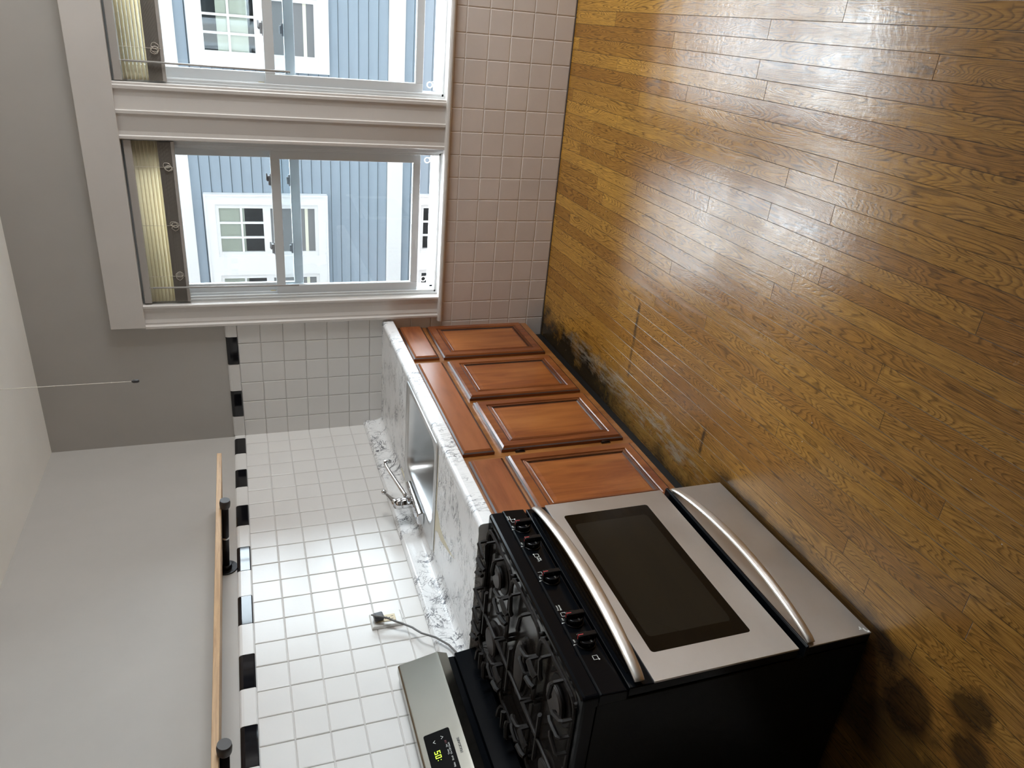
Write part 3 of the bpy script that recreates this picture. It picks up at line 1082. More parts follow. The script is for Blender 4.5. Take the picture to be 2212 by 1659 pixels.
def cabinet(label, ya, yb, doors, drawers, openings):
    """ya far side (larger y), yb near side"""
    c = thing('base_cabinet', label, 'cabinet', (0.30, (ya + yb) / 2, 0.0), 'base cabinets under the counter')
    b = MB()
    b.box(0.02, XF - 0.018, yb, yb + 0.016, 0.105, 0.858)
    b.box(0.02, XF - 0.018, ya - 0.016, ya, 0.105, 0.858)
    b.box(0.02, XF - 0.018, yb + 0.016, ya - 0.016, 0.105, 0.121)
    b.box(0.02, 0.03, yb + 0.016, ya - 0.016, 0.121, 0.858)
    b.build('carcass', 'frame_wood', c)
    f = MB()
    ys = [yb] + [v for o in openings for v in o] + [ya]
    # stiles
    for i in range(0, len(ys), 2):
        f.box(XF - 0.018, XF, ys[i], ys[i + 1], 0.105, 0.858)
    for lo, hi in openings:
        f.box(XF - 0.018, XF, lo, hi, 0.105, 0.160)
        f.box(XF - 0.018, XF, lo, hi, 0.665, 0.725)
        f.box(XF - 0.018, XF, lo, hi, 0.815, 0.858)
    f.build('face_frame', 'frame_wood', c)
    MB().box(0.03, 0.505, yb, ya, 0.0, 0.104).build('toe_kick', 'wood_dark', c)
    for d in doors:
        door(c, *d)
    for d in drawers:
        drawer(c, *d)
    return c


cabinet('reddish-brown cabinet with one door and one drawer in the window corner', -0.008, -0.4555,
        [(-0.036, -0.434, 0.150, 0.686)], [(-0.026, -0.430, 0.708, 0.834)], [(-0.40, -0.07)])
cabinet('reddish-brown double-door cabinet below the sink', -0.4565, -1.3415,
        [(-0.478, -0.874, 0.146, 0.680), (-0.912, -1.314, 0.143, 0.676, True)], [(-0.487, -1.321, 0.707, 0.836)], [(-1.28, -0.95), (-0.84, -0.51)])
cabinet('reddish-brown cabinet with one door and one drawer next to the range', -1.3425, -1.798,
        [(-1.361, -1.765, 0.138, 0.676)], [(-1.370, -1.765, 0.692, 0.828)], [(-1.73, -1.39)])

# ------------------------------------------------------------------ countertop
ct = thing('countertop', 'white marble-pattern laminate countertop with coved backsplash', 'countertop', (0.32, -0.9, 0.86))
CY0, CY1 = -0.002, -1.800
SX0, SX1, SY0, SY1 = 0.105, 0.575, -0.705, -1.215     # sink cut-out
ZT = 0.915


def arc(cx, cz, r, a0, a1, n):
    return [(cx + r * math.cos(a0 + (a1 - a0) * i / n), cz + r * math.sin(a0 + (a1 - a0) * i / n)) for i in range(n + 1)]


nose = [(0.603, ZT + 0.0015), (0.612, ZT + 0.002)] + arc(0.612, ZT - 0.014, 0.016, PI / 2, 0, 6)[1:] + [(0.6285, 0.870)] + arc(0.6235, 0.862, 0.005, 0, -PI / 2, 3) + [(0.606, 0.857), (0.606, 0.878)]
full_front = [(0.590, 0.878), (0.590, ZT)] + nose
m = MB()
m.prism([(0.09, 0.878), (0.09, ZT), (0.59, ZT)] + nose[0:] + [(0.09, 0.878)][:0], 1, SY0, CY0, True)
m.prism([(0.09, 0.878), (0.09, ZT), (0.59, ZT)] + nose, 1, CY1, SY1, True)
m.prism([(SX1, 0.878), (SX1, ZT), (0.59, ZT)] + nose, 1, SY1, SY0, True)
m.box(0.09, SX0, SY1, SY0, 0.878, ZT)
slab = m.build('slab', 'marble_top', ct)
sp = [(0.0075, 0.878), (0.0075, 1.006)] + arc(0.0145, 1.006, 0.0085, PI * 0.95, PI * 0.25, 4) + [(0.027, 1.008)] + arc(0.0255, 1.000, 0.0075, PI * 0.45, 0, 4) + [(0.0335, 0.945)] + [(0.0335 + 0.030 * (1 - math.cos(a)), 0.945 - 0.030 * math.sin(a)) for a in [PI / 2 * i / 6 for i in range(1, 7)]] + [(0.09, ZT), (0.09, 0.878)]
MB().prism(sp, 1, CY1, CY0, True).build('backsplash', 'marble_splash', ct)
for o_ in ct.children:
    for p_ in o_.data.polygons:
        p_.use_smooth = False
    md = o_.modifiers.new('bevel', 'BEVEL')
    md.width = 0.0015
    md.segments = 2
    md.limit_method = 'ANGLE'
    md.angle_limit = 0.9
# strip where the printed film has peeled away beside the sink
pl = MB()
edge = [(0.56, -1.256), (0.36, -1.2545), (0.10, -1.2545), (0.085, -1.262), (0.205, -1.264), (0.222, -1.30), (0.222, -1.36), (0.262, -1.493), (0.294, -1.560), (0.276, -1.513), (0.264, -1.40), (0.272, -1.335), (0.318, -1.285), (0.306, -1.268), (0.36, -1.266), (0.43, -1.270), (0.50, -1.263), (0.56, -1.262)]
b0 = pl.add([(x, y, ZT + 0.0002) for x, y in edge])
b1 = pl.add([(x, y, ZT + 0.0007) for x, y in edge])
n_ = len(edge)
pl.face([b1 + i for i in range(n_)])
for i in range(n_):
    pl.face((b0 + i, b0 + (i + 1) % n_, b1 + (i + 1) % n_, b1 + i))
po = pl.build('peeled_film', 'cream', ct)
po['label'] = 'cream patch where the film is torn'
MB().tube([(0.0700, -0.58, ZT + 0.001), (0.0720, -0.64, ZT + 0.002), (0.0725, -0.80, ZT + 0.002)], 0.003, 6).build('old_caulk', 'cream', ct)

# ------------------------------------------------------------------ sink
sk = thing('sink', 'stainless steel single-bowl sink set in the marble-pattern counter', 'sink', (0.345, -0.96, 0.74))
sx0, sx1, sy0, sy1 = 0.078, 0.604, -1.252, -0.668
m = MB()
m.smooth = True
wid, hei = sx1 - sx0, sy1 - sy0


def rr_ring(x0, x1, y0, y1, z, r, seg=6):
    out = []
    for (cx, cy, a0) in ((x0 + r, y0 + r, PI), (x1 - r, y0 + r, 1.5 * PI), (x1 - r, y1 - r, 0), (x0 + r, y1 - r, 0.5 * PI)):
        for q in range(seg + 1):
            a = a0 + 0.5 * PI * q / seg
            out.append((cx + r * math.cos(a), cy + r * math.sin(a), z))
    return out


bx0, bx1, by0, by1 = 0.168, 0.572, -1.205, -0.715
rings = [rr_ring(sx0, sx1, sy0, sy1, ZT + 0.0022, 0.022), rr_ring(sx0 + .002, sx1 - .002, sy0 + .002, sy1 - .002, ZT + 0.006, 0.021),
         rr_ring(sx0 + .007, sx1 - .007, sy0 + .007, sy1 - .007, ZT + 0.0065, 0.019), rr_ring(sx0 + .012, sx1 - .012, sy0 + .012, sy1 - .012, ZT + 0.004, 0.017),
         rr_ring(bx0 - .010, bx1 + .008, by0 - .010, by1 + .010, ZT + 0.004, 0.068), rr_ring(bx0 - .004, bx1 + .003, by0 - .004, by1 + .004, ZT + 0.003, 0.064),
         rr_ring(bx0, bx1, by0, by1, ZT - 0.003, 0.060), rr_ring(bx0 + .006, bx1 - .006, by0 + .006, by1 - .006, ZT - 0.030, 0.058),
         rr_ring(bx0 + .012, bx1 - .012, by0 + .012, by1 - .012, ZT - 0.135, 0.060), rr_ring(bx0 + .020, bx1 - .020, by0 + .020, by1 - .020, ZT - 0.152, 0.062),
         rr_ring(bx0 + .040, bx1 - .040, by0 + .040, by1 - .040, ZT - 0.160, 0.060), rr_ring(0.33, 0.41, -1.00, -0.92, ZT - 0.164, 0.039)]
m.loops(rings, close_a=False, close_b=True)
bowl = m.build('bowl', 'steel_sink', sk, fix=False)
dr = MB()
dr.cyl((0.37, -0.96, ZT - 0.1645), (0.37, -0.96, ZT - 0.161), 0.042, seg=28)
dr.cyl((0.37, -0.96, ZT - 0.1612), (0.37, -0.96, ZT - 0.1600), 0.028, seg=24)
dr.build('drain', 'chrome', sk)

# ------------------------------------------------------------------ faucet
fa = thing('faucet', 'chrome single-lever faucet with its thin spout swung to the window side', 'faucet', (0.135, -0.957, ZT + 0.004))
m = MB()
FZ = ZT + 0.0045
m.prism([(0.104, FZ), (0.102, FZ + 0.016), (0.108, FZ + 0.027), (0.118, FZ + 0.031), (0.148, FZ + 0.031), (0.158, FZ + 0.027), (0.164, FZ + 0.016), (0.162, FZ)], 1, -1.087, -0.828)
m.build('base_plate', 'chrome', fa, 0.004, 3)
m = MB()
cx, cy = 0.134, -0.957
m.cyl((cx, cy, FZ + 0.028), (cx, cy, FZ + 0.070), 0.0245, seg=28)
m.cyl((cx, cy, FZ + 0.070), (cx, cy, FZ + 0.074), 0.0225, seg=28)
m.cyl((cx, cy, FZ + 0.074), (cx, cy, FZ + 0.086), 0.0255, seg=28)
m.build('body', 'chrome', fa, 0.002)
m = MB()
m.tube([(cx + .010, cy + 0.014, FZ + 0.045), (cx + .022, cy + 0.040, FZ + 0.052), (cx + .050, cy + 0.105, FZ + 0.078), (cx + .077, cy + 0.165, FZ + 0.102), (cx + .086, cy + 0.185, FZ + 0.109), (cx + .091, cy + 0.196, FZ + 0.110), (cx + .093, cy + 0.202, FZ + 0.104)], [0.011, 0.0098, 0.0085, 0.0075, 0.0075, 0.0075, 0.0078], 14)
so = m.build('spout', 'chrome', fa)
m = MB()
m.cyl((cx + .0935, cy + 0.204, FZ + 0.116), (cx + .095, cy + 0.206, FZ + 0.086), 0.0115, 0.0105, seg=18)
m.build('aerator', 'chrome', so, 0.001)
m = MB()
m.sphere((cx, cy, FZ + 0.086), 0.0255, 20, (1, 1, 0.75))
m.tube([(cx + 0.002, cy - 0.006, FZ + 0.092), (cx, cy + 0.020, FZ + 0.103), (cx - .002, cy + 0.050, FZ + 0.112), (cx - .003, cy + 0.080, FZ + 0.122), (cx - 0.004, cy + 0.098, FZ + 0.129)], [0.0215, 0.016, 0.0105, 0.0072, 0.0062], 14)
hd = m.build('handle', 'chrome', fa)
MB().sphere((cx - .004, cy + 0.108, FZ + 0.132), 0.0125, 18).build('ball_knob', 'chrome', hd)

# ================================================================== GAS RANGE
SYF, SYN = -1.804, -2.562            # far and near sides
rg = thing('gas_range', 'black and stainless freestanding gas range with five knobs', 'stove', (0.36, (SYF + SYN) / 2, 0.0))
m = MB()
m.box(0.028, 0.640, SYN, SYN + 0.012, 0.018, 0.852)
m.box(0.028, 0.640, SYF - 0.012, SYF, 0.018, 0.852)
m.box(0.028, 0.060, SYN + 0.012, SYF - 0.012, 0.018, 0.852)
m.box(0.060, 0.640, SYN + 0.012, SYF - 0.012, 0.018, 0.050)
m.box(0.060, 0.636, SYN + 0.012, SYF - 0.012, 0.765, 0.842)
m.box(0.060, 0.632, SYN + 0.012, SYF - 0.012, 0.226, 0.255)
m.build('body', 'black_satin', rg, 0.002)
for xx in (0.08, 0.60):
    for yy in (SYN + 0.05, SYF - 0.05):
        MB().cyl((xx, yy, 0.0), (xx, yy, 0.018), 0.018, seg=14).build('foot', 'rubber', rg)
# cooktop
m = MB()
rings = [(0.0, 0.846), (0.0, 0.880), (0.003, 0.886), (0.010, 0.8885), (0.020, 0.8885), (0.026, 0.884), (0.030, 0.880), (0.046, 0.874), (0.052, 0.872)]
m.nest((0.092, SYN, 0), (1, 0, 0), (0, 1, 0), (0, 0, 1), 0.672 - 0.092, SYF - SYN, rings, rad=[.010, .010, .010, .009, .010, .018, .020, .030, .030], mats=[0, 0, 0, 0, 0, 1, 1, 1, 1])
m.build('cooktop', ['black_gloss', 'porcelain'], rg)
# control panel
m = MB()
m.prism([(0.636, 0.766), (0.664, 0.766), (0.6700, 0.770), (0.6740, 0.838), (0.6715, 0.844), (0.636, 0.844)], 1, SYN, SYF)
cp = m.build('control_panel', 'black_gloss', rg, 0.003)
# knobs
KZ = 0.808
PX = 0.6725
for i, ky in enumerate((-1.905, -1.990, -2.148, -2.318, -2.397)):
    m = MB()
    m.cyl((PX, ky, KZ), (PX + 0.004, ky, KZ), 0.027, 0.026, 28)
    m.cyl((PX + 0.004, ky, KZ), (PX + 0.020, ky, KZ), 0.0245, 0.0225, 28)
    m.box(PX + 0.004, PX + 0.034, ky - 0.0075, ky + 0.0075, KZ - 0.025, KZ + 0.026)
    kn = m.build('knob', 'knob', rg, 0.0025, 2)
    MB().box(PX + 0.020, PX + 0.0345, ky - 0.0012, ky + 0.0012, KZ + 0.0240, KZ + 0.0264).build('knob_mark', 'red', kn)
    MB().box(PX + 0.0336, PX + 0.0343, ky - 0.0012, ky + 0.0012, KZ + 0.012, KZ + 0.0262).build('knob_mark', 'red', kn)
    MB().box(PX - 0.001, PX + 0.0014, ky - 0.0012, ky + 0.0012, KZ + 0.0275, KZ + 0.0345).build('tick_mark', 'print', cp)
    nx = (1, 0, 0)
    text_mesh('panel_lettering', 'OFF', 0.0060, (PX + 0.0012, ky + 0.012, KZ + 0.0275), (0, -1, 0) and (0, 1, 0), (0, 0, 1), nx, 'print', cp, thick=0.0008)
    text_mesh('panel_lettering', 'LO', 0.0060, (PX + 0.0203, ky - 0.0140, KZ - 0.006), (0, 1, 0), (0, 0, 1), nx, 'print_grey', kn, thick=0.0003)
    text_mesh('panel_lettering', 'HI', 0.0060, (PX + 0.0012, ky + 0.030, KZ + 0.010), (0, 1, 0), (0, 0, 1), nx, 'print', cp, thick=0.0008)


def burner_icon(y, z, dot):
    m = MB()
    h = 0.0072
    for a, b, c, d in ((-h, h, -h, -h + .0011), (-h, h, h - .0011, h), (-h, -h + .0011, -h, h), (h - .0011, h, -h, h)):
        m.box(PX - 0.001, PX + 0.0013, y + a, y + b, z + c, z + d)
    m.cyl((PX - 0.001, y + dot[0] * h, z + dot[1] * h), (PX + 0.0014, y + dot[0] * h, z + dot[1] * h), 0.0021, seg=10)
    m.build('burner_icon', 'print', cp)


U_, V_, W_ = (0, 1, 0), (0, 0, 1), (1, 0, 0)
burner_icon(-1.882 + 0.020, KZ + 0.016, (1, -1))
burner_icon(-2.040, KZ + 0.003, (1, 1))
burner_icon(-2.119, KZ + 0.022, (-1, -1))
burner_icon(-2.288, KZ + 0.018, (-1, -1))
burner_icon(-2.449, KZ - 0.004, (-1, -1))
text_mesh('panel_lettering', 'Quick\nBoil', 0.0075, (PX + 0.001, -2.0585, KZ + 0.001), U_, V_, W_, 'print', cp, thick=0.0008)
text_mesh('panel_lettering', 'Power\nBurner', 0.0075, (PX + 0.001, -2.262, KZ + 0.022), U_, V_, W_, 'print', cp, thick=0.0008)
text_mesh('panel_lettering', 'Simmer\nBurner', 0.0065, (PX + 0.001, -1.846, KZ + 0.026), U_, V_, W_, 'print', cp, thick=0.0008)

# oven door
od = MB()
od.box(0.640, 0.6705, SYN + 0.004, SYF - 0.004, 0.2565, 0.762)
odo = od.build('oven_door', 'black_gloss', rg, 0.003)
m = MB()
DY0, DY1, DZ0, DZ1 = SYN + 0.003, SYF - 0.003, 0.258, 0.694
wy0, wy1, wz0, wz1 = -2.472, -1.876, 0.350, 0.655


def ring_pts(x, y0, y1, z0, z1, r, seg=5):
    out = []
    for (cy_, cz_, a0) in ((y0 + r, z0 + r, PI), (y1 - r, z0 + r, 1.5 * PI), (y1 - r, z1 - r, 0), (y0 + r, z1 - r, 0.5 * PI)):
        for q in range(seg + 1):
            a = a0 + 0.5 * PI * q / seg
            out.append((x, cy_ + r * math.cos(a), cz_ + r * math.sin(a)))
    return out


m.loops([ring_pts(0.6704, DY0, DY1, DZ0, DZ1, .001), ring_pts(0.6748, DY0, DY1, DZ0, DZ1, .001), ring_pts(0.6755, DY0 + .0007, DY1 - .0007, DZ0 + .0007, DZ1 - .0007, .001),
         ring_pts(0.6755, wy0 - .0007, wy1 + .0007, wz0 - .0007, wz1 + .0007, .0107), ring_pts(0.6748, wy0, wy1, wz0, wz1, .010), ring_pts(0.6704, wy0, wy1, wz0, wz1, .010)], close_a=False, close_b=False)
m.build('door_skin', 'stainless', odo)
m = MB()
m.nest((0.6706, wy0 - 0.001, wz0 - 0.001), U_, V_, W_, wy1 - wy0 + .002, wz1 - wz0 + .002, [(0.0, 0.0), (0.0, 0.0046), (0.0012, 0.0054)], rad=[.010, .010, .009])
m.build('oven_window', 'oven_glass', odo)
m = MB()
m.nest((0.6755, wy0 + 0.050, wz0 + 0.028), U_, V_, W_, wy1 - wy0 - 0.100, wz1 - wz0 - 0.044, [(0.0, 0.0), (0.0, 0.0006)], rad=[.014, .014])
m.build('window_viewing_area', 'oven_glass_in', odo)
# vent louvres on the black top band of the door
m = MB()
for k in range(3):
    m.box(0.6700, 0.6722, SYN + 0.05, SYF - 0.05, 0.722 + k * 0.011, 0.726 + k * 0.011)
m.build('vent_louvre', 'black_satin', odo)


def bow_handle(parent, z, bow, half_h, zdrop):
    ya, yb = SYF - 0.018, SYN + 0.012
    path, rs = [], []
    N = 36
    for i in range(N + 1):
        t = 0.5 - 0.5 * math.cos(PI * i / N)
        s_ = math.sin(PI * t)
        y = ya + (yb - ya) * t
        x = 0.6790 + bow * s_ ** 0.72
        path.append((x, y, z - zdrop * s_))
        rs.append((0.0070, half_h * (0.72 + 0.28 * s_ ** 0.6)))
    m = MB()
    m.tube(path, rs, 16, True, flat=(1, 0, 0))
    return m.build('handle', 'handle', parent)


bow_handle(odo, 0.7325, 0.054, 0.0195, 0.000)
# warming drawer
m = MB()
m.box(0.640, 0.6700, SYN + 0.004, SYF - 0.004, 0.014, 0.226)
wd = m.build('storage_drawer', 'black_gloss', rg, 0.002)
MB().box(0.6700, 0.6748, SYN + 0.003, SYF - 0.003, 0.014, 0.2265).build('drawer_skin', 'stainless', wd, 0.0008, 1)
MB().prism([(0.640, 0.2275), (0.6790, 0.2275), (0.6800, 0.2320), (0.6760, 0.2375), (0.640, 0.2375)], 1, SYN + 0.001, SYF - 0.001).build('drawer_lip', 'black_gloss', wd, 0.001)
bow_handle(wd, 0.214, 0.050, 0.0165, 0.004)
m = MB()
for (y, z, a, b) in ((-2.545, 0.026, .006, .0016), (-2.541, 0.036, .0016, .005), (-2.537, 0.034, .005, .0014), (-2.553, 0.020, .003, .0035), (-2.549, 0.024, .004, .0012)):
    m.box(0.6747, 0.67525, y - a, y + a, z - b, z + b)
m.build('paint_scuff', 'print', wd)

# backguard
m = MB()
m.box(0.030, 0.062, SYN, SYF, 0.852, 1.165)
m.prism([(0.060, 0.894), (0.0925, 0.894), (0.082, 0.972), (0.060, 0.974)], 1, SYN + 0.002, SYF - 0.002)
m.box(0.058, 0.070, SYN + 0.004, SYF - 0.004, 0.974, 1.000)
bgd = m.build('backguard', 'black_gloss', rg, 0.002)
m = MB()
GP = [(0.034, 0.999), (0.087, 0.999), (0.1015, 1.034), (0.1000, 1.042), (0.0700, 1.168), (0.0640, 1.173), (0.034, 1.173)]
m.prism(GP, 1, SYN - 0.002, SYF + 0.002)
gpo = m.build('control_fascia', 'stainless_guard', bgd, 0.002)
# display: local frame on the sloped face
A0 = Vector((0.1000, 0, 1.042))
A1 = Vector((0.0700, 0, 1.168))
vv = (A1 - A0).normalized()
ww = Vector((vv.z, 0, -vv.x))


def gpt(y, s_, h=0.0):
    p = A0 + vv * s_ + ww * h
    return Vector((p.x, y, p.z))


dsp = MB()
dy0, dy1 = -2.420, -2.105
dsp.nest(gpt(dy0, 0.030), U_, vv, ww, dy1 - dy0, 0.083, [(0.0, -0.002), (0.0, 0.0010), (0.0012, 0.0014)], rad=[.006, .006, .005])
do = dsp.build('display_panel', 'display', bgd)


def seg7(y, s_, ch, wd_=0.0100, ht=0.0185, th=0.0022):
    on = {'0': 'abcdef', '5': 'afgcd'}[ch]
    m = MB()

    def seg(y0, y1, s0, s1):
        c = gpt((y0 + y1) / 2, (s0 + s1) / 2, 0.0016)
        m.obox(c, Vector((0, 1, 0)) * (y1 - y0) / 2, vv * (s1 - s0) / 2, ww * 0.0003)
    S = {'a': (y, y + wd_, s_ + ht - th, s_ + ht), 'd': (y, y + wd_, s_, s_ + th), 'g': (y, y + wd_, s_ + ht / 2 - th / 2, s_ + ht / 2 + th / 2),
         'f': (y, y + th, s_ + ht / 2, s_ + ht), 'b': (y + wd_ - th, y + wd_, s_ + ht / 2, s_ + ht), 'e': (y, y + th, s_, s_ + ht / 2), 'c': (y + wd_ - th, y + wd_, s_, s_ + ht / 2)}
    for k in on:
        seg(*S[k])
    return m.build('display_digit', 'led', do)


seg7(-2.182, 0.0745, '5')
seg7(-2.1965, 0.0745, '0')
m = MB()
for s_ in (0.0785, 0.0875):
    m.obox(gpt(-2.2035, s_, 0.0016), Vector((0, 0.0011, 0)), vv * 0.0011, ww * 0.0003)
m.build('display_colon', 'led', do)


def glettering(body, size, y, s_, mat, sx=1.0):
    return text_mesh('panel_lettering', body, size, gpt(y, s_, 0.0018), U_, vv, ww, mat, do, thick=0.0002, scale_x=sx)


for nm, y, s_, flip in (('up_arrow', -2.140, 0.0850, 1), ('down_arrow', -2.132, 0.0580, -1)):
    m = MB()
    for sg in (-1, 1):
        m.obox(gpt(y + sg * 0.0024, s_, 0.0016), (Vector((0, 1, 0)) * 0.0030 - vv * sg * flip * 0.0036), (Vector((0, 1, 0)) * sg * flip * 0.0005 + vv * 0.0005), ww * 0.0002)
    m.build('panel_mark', 'print', do)
glettering('Off', 0.0085, -2.152, 0.0505, 'red_dim')
glettering('Set\nClock', 0.0075, -2.166, 0.0475, 'print')
glettering('Timer\nOn-Off', 0.0075, -2.188, 0.0475, 'print')
glettering('Broil', 0.0080, -2.213, 0.0440, 'print')
glettering('Bake', 0.0080, -2.236, 0.0440, 'print')
text_mesh('brand_lettering', 'FRIGIDAIRE', 0.0115, gpt(-2.179, 0.0125, 0.0006), U_, vv, ww, 'print_dark', bgd, thick=0.0003, scale_x=0.94)

# burners and grates
ZB = 0.872
for (bx_, by_, r_) in ((0.520, -2.430, 0.050), (0.245, -2.430, 0.036), (0.520, -1.940, 0.040), (0.245, -1.940, 0.050)):
    m = MB()
    m.cyl((bx_, by_, ZB - 0.001), (bx_, by_, ZB + 0.004), r_ + 0.020, r_ + 0.016, 32)
    m.cyl((bx_, by_, ZB + 0.004), (bx_, by_, ZB + 0.016), r_ * 0.86, r_ * 0.90, 32)
    bo = m.build('burner', 'iron', rg)
    m = MB()
    m.cyl((bx_, by_, ZB + 0.016), (bx_, by_, ZB + 0.022), r_, r_ * 0.97, 32)
    m.cyl((bx_, by_, ZB + 0.022), (bx_, by_, ZB + 0.024), r_ * 0.95, r_ * 0.80, 32)
    m.build('burner_cap', 'burner', bo)
m = MB()


def oval(x, y, lx, ly, z, n=40):
    return [(x + lx * math.cos(2 * PI * i / n), y + ly * math.sin(2 * PI * i / n), z) for i in range(n)]


m.loops([oval(0.382, -2.183, 0.115, 0.046, ZB - .001), oval(0.382, -2.183, 0.112, 0.043, ZB + 0.005), oval(0.382, -2.183, 0.098, 0.032, ZB + 0.006), oval(0.382, -2.183, 0.098, 0.032, ZB + 0.014)])
bo = m.build('oval_burner', 'iron', rg)
m = MB()
m.loops([oval(0.382, -2.183, 0.104, 0.036, ZB + 0.014), oval(0.382, -2.183, 0.104, 0.036, ZB + 0.020), oval(0.382, -2.183, 0.090, 0.028, ZB + 0.023)])
m.build('burner_cap', 'burner', bo)

ZG = 0.924


def grate(y0, y1, side):
    """cast grate between y0 (near) and y1 (far); fingers bend down into the ring at their outer ends"""
    m = MB()
    yc = (y0 + y1) / 2
    xa, xb = 0.138, 0.634
    xc = (xa + xb) / 2
    r = 0.0068

    def bar(pts, rr=r):
        m.tube(pts, [(rr * 0.85, rr * 1.25)] * len(pts), 6, False, flat=(0, 0, 1) if False else None)
    # low outer ring
    cr = 0.035
    ring = []
    for (cx_, cy_, a0) in ((xa + cr, y0 + cr, PI), (xb - cr, y0 + cr, 1.5 * PI), (xb - cr, y1 - cr, 0), (xa + cr, y1 - cr, 0.5 * PI)):
        for q in range(5):
            a = a0 + 0.5 * PI * q / 4
            ring.append((cx_ + cr * math.cos(a), cy_ + cr * math.sin(a), ZB + 0.020))
    ring.append(ring[0])
    bar(ring, 0.0062)
    # feet
    for fx in (xa + 0.012, xc, xb - 0.012):
        for fy in (y0 + 0.006, y1 - 0.006):
            m.cyl((fx, fy, ZB - 0.0005), (fx, fy, ZB + 0.022), 0.006, 0.008, 8)
    hw = (y1 - y0) / 2

    def finger(p, q, knee=0.25):
        """from ring point p to inner point q: rises, then runs in and dips at the tip"""
        px, py = p
        qx, qy = q
        k1 = (px + (qx - px) * 0.10, py + (qy - py) * 0.10)
        k2 = (px + (qx - px) * 0.78, py + (qy - py) * 0.78)
        bar([(px, py, ZB + 0.018), (px + (qx - px) * .02, py + (qy - py) * .02, ZG - 0.004), (k1[0], k1[1], ZG), (k2[0], k2[1], ZG), (qx, qy, ZG - 0.004)])
    # centre spine and cross bars
    bar([(xa, yc, ZB + 0.02), (xa + 0.004, yc, ZG), (xa + 0.07, yc, ZG)])
    bar([(xc, y0, ZB + 0.02), (xc, y0 + 0.004, ZG), (xc, y1 - 0.004, ZG), (xc, y1, ZB + 0.02)])
    bar([(xc - 0.085, yc, ZG), (xc + 0.085, yc, ZG)])
    for bx_ in (0.245, 0.520):
        for sg, yy in ((1, y1), (-1, y0)):
            outer = (side == 0 and sg < 0) or (side == 2 and sg > 0)
            for dx_ in ((-0.060, 0.0, 0.060) if outer else (-0.032, 0.032)):
                k = 0.42 if dx_ == 0.0 else 0.55
                finger((bx_ + dx_, yy), (bx_ + dx_ * 0.60, yc + sg * hw * k))
    for yy in (-0.36, 0.36):
        finger((xb, yc + hw * yy), (0.520 + 0.048, yc + hw * yy * 0.70))
        finger((xa, yc + hw * yy), (0.245 - 0.048, yc + hw * yy * 0.70))
    return m.build('grate', 'iron', rg)


grate(-2.538, -2.306, 0)
grate(-2.300, -2.068, 1)
grate(-2.062, -1.830, 2)

# ================================================================== SMALL THINGS
# outlet
ou = thing('wall_outlet', 'ivory outlet in a white cover plate on the tile above the counter', 'outlet', (0.008, -1.516, 1.16))
m = MB()
m.nest((0.0040, -1.556, 1.099), U_, V_, W_, 0.078, 0.121, [(0.0, 0.0), (0.0, 0.008), (0.003, 0.014), (0.006, 0.0155)], rad=[.003, .003, .003, .003])
m.build('cover_plate', 'white_plastic', ou)
m = MB()
m.box(0.0190, 0.0225, -1.536, -1.502, 1.126, 1.196)
rc = m.build('receptacle', 'almond', ou, 0.001)
m = MB()
m.box(0.0222, 0.0228, -1.5285, -1.5265, 1.134, 1.142).box(0.0222, 0.0228, -1.5145, -1.5125, 1.133, 1.143)
m.cyl((0.0222, -1.520, 1.149), (0.0228, -1.520, 1.149), 0.0025, seg=10)
m.build('slots', 'rubber', rc)
MB().box(0.0222, 0.0240, -1.5245, -1.5145, 1.1565, 1.1610).build('test_button', 'rubber', rc)
MB().box(0.0222, 0.0240, -1.5245, -1.5145, 1.1625, 1.1670).build('reset_button', 'red', rc)
MB().cyl((0.0190, -1.517, 1.109), (0.0203, -1.517, 1.109), 0.003, seg=10).build('screw', 'steel_sink', ou)

pc = thing('power_cord', 'grey range cord plugged into the outlet above the counter', 'cord', (0.03, -1.56, 1.1))
m = MB()
m.obox((0.034, -1.518, 1.190), (0.0105, 0, 0), (0, 0.0155, 0.002), (0, -0.002, 0.018))
m.build('plug', 'plug', pc, 0.005, 3)
m = MB()
m.tube([(0.046, -1.519, 1.204), (0.052, -1.523, 1.214), (0.054, -1.530, 1.208), (0.051, -1.540, 1.180), (0.047, -1.548, 1.160), (0.042, -1.562, 1.138), (0.036, -1.586, 1.100), (0.036, -1.606, 1.078), (0.042, -1.628, 1.068), (0.050, -1.655, 1.055), (0.052, -1.690, 1.010), (0.050, -1.735, 0.972), (0.050, -1.785, 0.952), (0.046, -1.802, 0.946)], [(0.0035, 0.006)] * 14, 10)
m.build('cable', 'cable', pc)

# shelf on pipe brackets (sags slightly towards the room)
TILT = -0.062


def sh(x, y, dz=0.0):
    return (x, y, 1.7335 + math.tan(TILT) * x + dz)


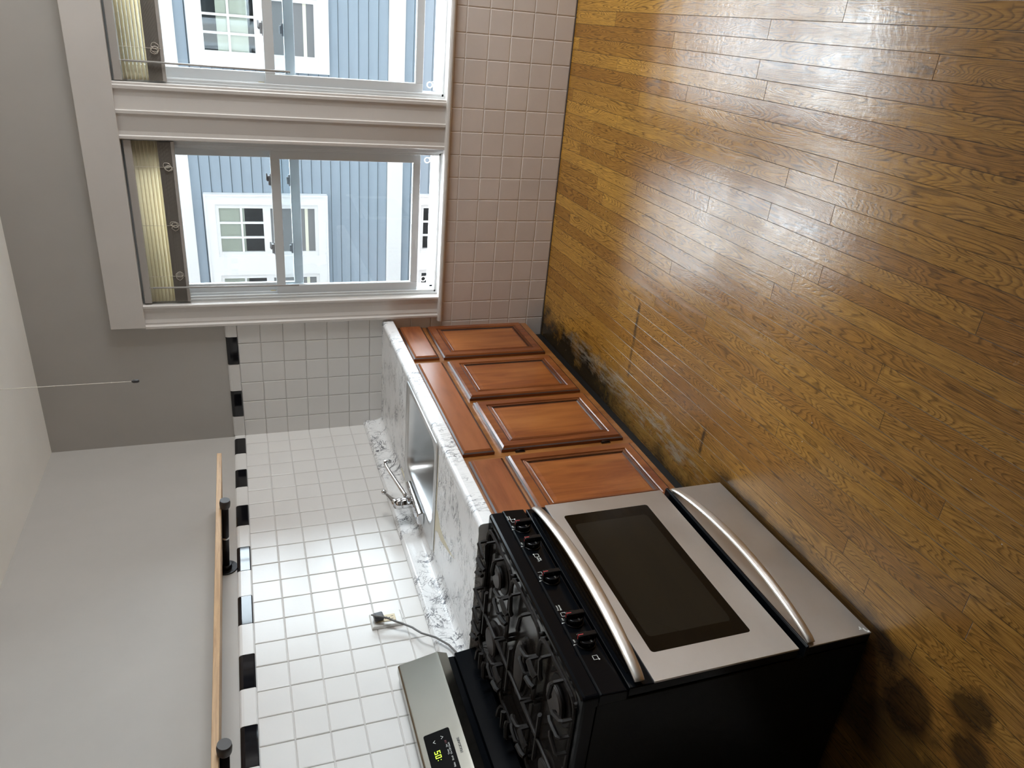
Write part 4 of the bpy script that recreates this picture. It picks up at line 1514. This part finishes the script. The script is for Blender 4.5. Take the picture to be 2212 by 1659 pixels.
def bracket(y, label):
    b = thing('pipe_bracket', label, 'bracket', (0.0, y, 1.733), 'black pipe shelf brackets')
    m = MB()
    m.cyl((0.0005, y, 1.733), (0.006, y, 1.733), 0.044, seg=32)
    m.cyl((0.006, y, 1.733), sh(0.024, y), 0.023, 0.021, 24)
    fl = m.build('flange', 'pipe', b, 0.001)
    for a in range(4):
        m = MB()
        th = PI / 4 + a * PI / 2
        m.cyl((0.0055, y + 0.033 * math.cos(th), 1.733 + 0.033 * math.sin(th)), (0.0066, y + 0.033 * math.cos(th), 1.733 + 0.033 * math.sin(th)), 0.0045, seg=12)
        m.build('screw_hole', 'rubber', fl)
    m = MB()
    m.tube([sh(0.010, y), sh(0.318, y)], 0.0132, 20)
    pp = m.build('pipe', 'pipe', b)
    m = MB()
    m.tube([sh(0.150, y), sh(0.159, y)], 0.0138, 20)
    m.build('label_band', 'steel_sink', pp)
    m = MB()
    m.tube([sh(0.300, y), sh(0.306, y), sh(0.322, y), sh(0.334, y)], [0.0175, 0.0195, 0.0205, 0.0185], 20)
    m.build('end_cap', 'burner', pp)
    return b


bracket(-1.068, 'black pipe bracket under the shelf, nearer the window corner')
bracket(-2.190, 'black pipe bracket under the shelf above the range, cut by the frame')
sf = thing('wall_shelf', 'long raw pine shelf board on black pipe brackets', 'shelf', (0.15, -1.7, 1.74))
m = MB()
ct_, st_ = math.cos(TILT), math.sin(TILT)
c0 = Vector((0.153, 0, 1.7335 + math.tan(TILT) * 0.153 + 0.0142 + 0.0095))
m.obox((c0.x, -1.70, c0.z), (0.148 * ct_, 0, 0.148 * st_), (0, 1.045, 0), (-0.0095 * st_, 0, 0.0095 * ct_))
m.build('board', 'shelf_wood', sf, 0.001)

# pull cord of the ceiling lamp
pu = thing('pull_cord', 'thin white pull cord with a dark bead hanging from the ceiling', 'cord', (0.885, -1.10, H))
m = MB()
m.tube([(0.885, -1.10, 2.5395), (0.8855, -1.0995, 2.30), (0.885, -1.10, 1.965)], 0.0011, 6)
m.sphere((0.885, -1.10, 2.20), 0.0022, 8)
m.sphere((0.885, -1.10, 2.03), 0.0020, 8)
m.build('string', 'cord_white', pu)
m = MB()
m.tube([(0.885, -1.10, 1.968), (0.885, -1.10, 1.962), (0.885, -1.10, 1.950), (0.885, -1.10, 1.944)], [0.003, 0.0062, 0.0062, 0.004], 12)
m.build('bead', 'plug', pu)
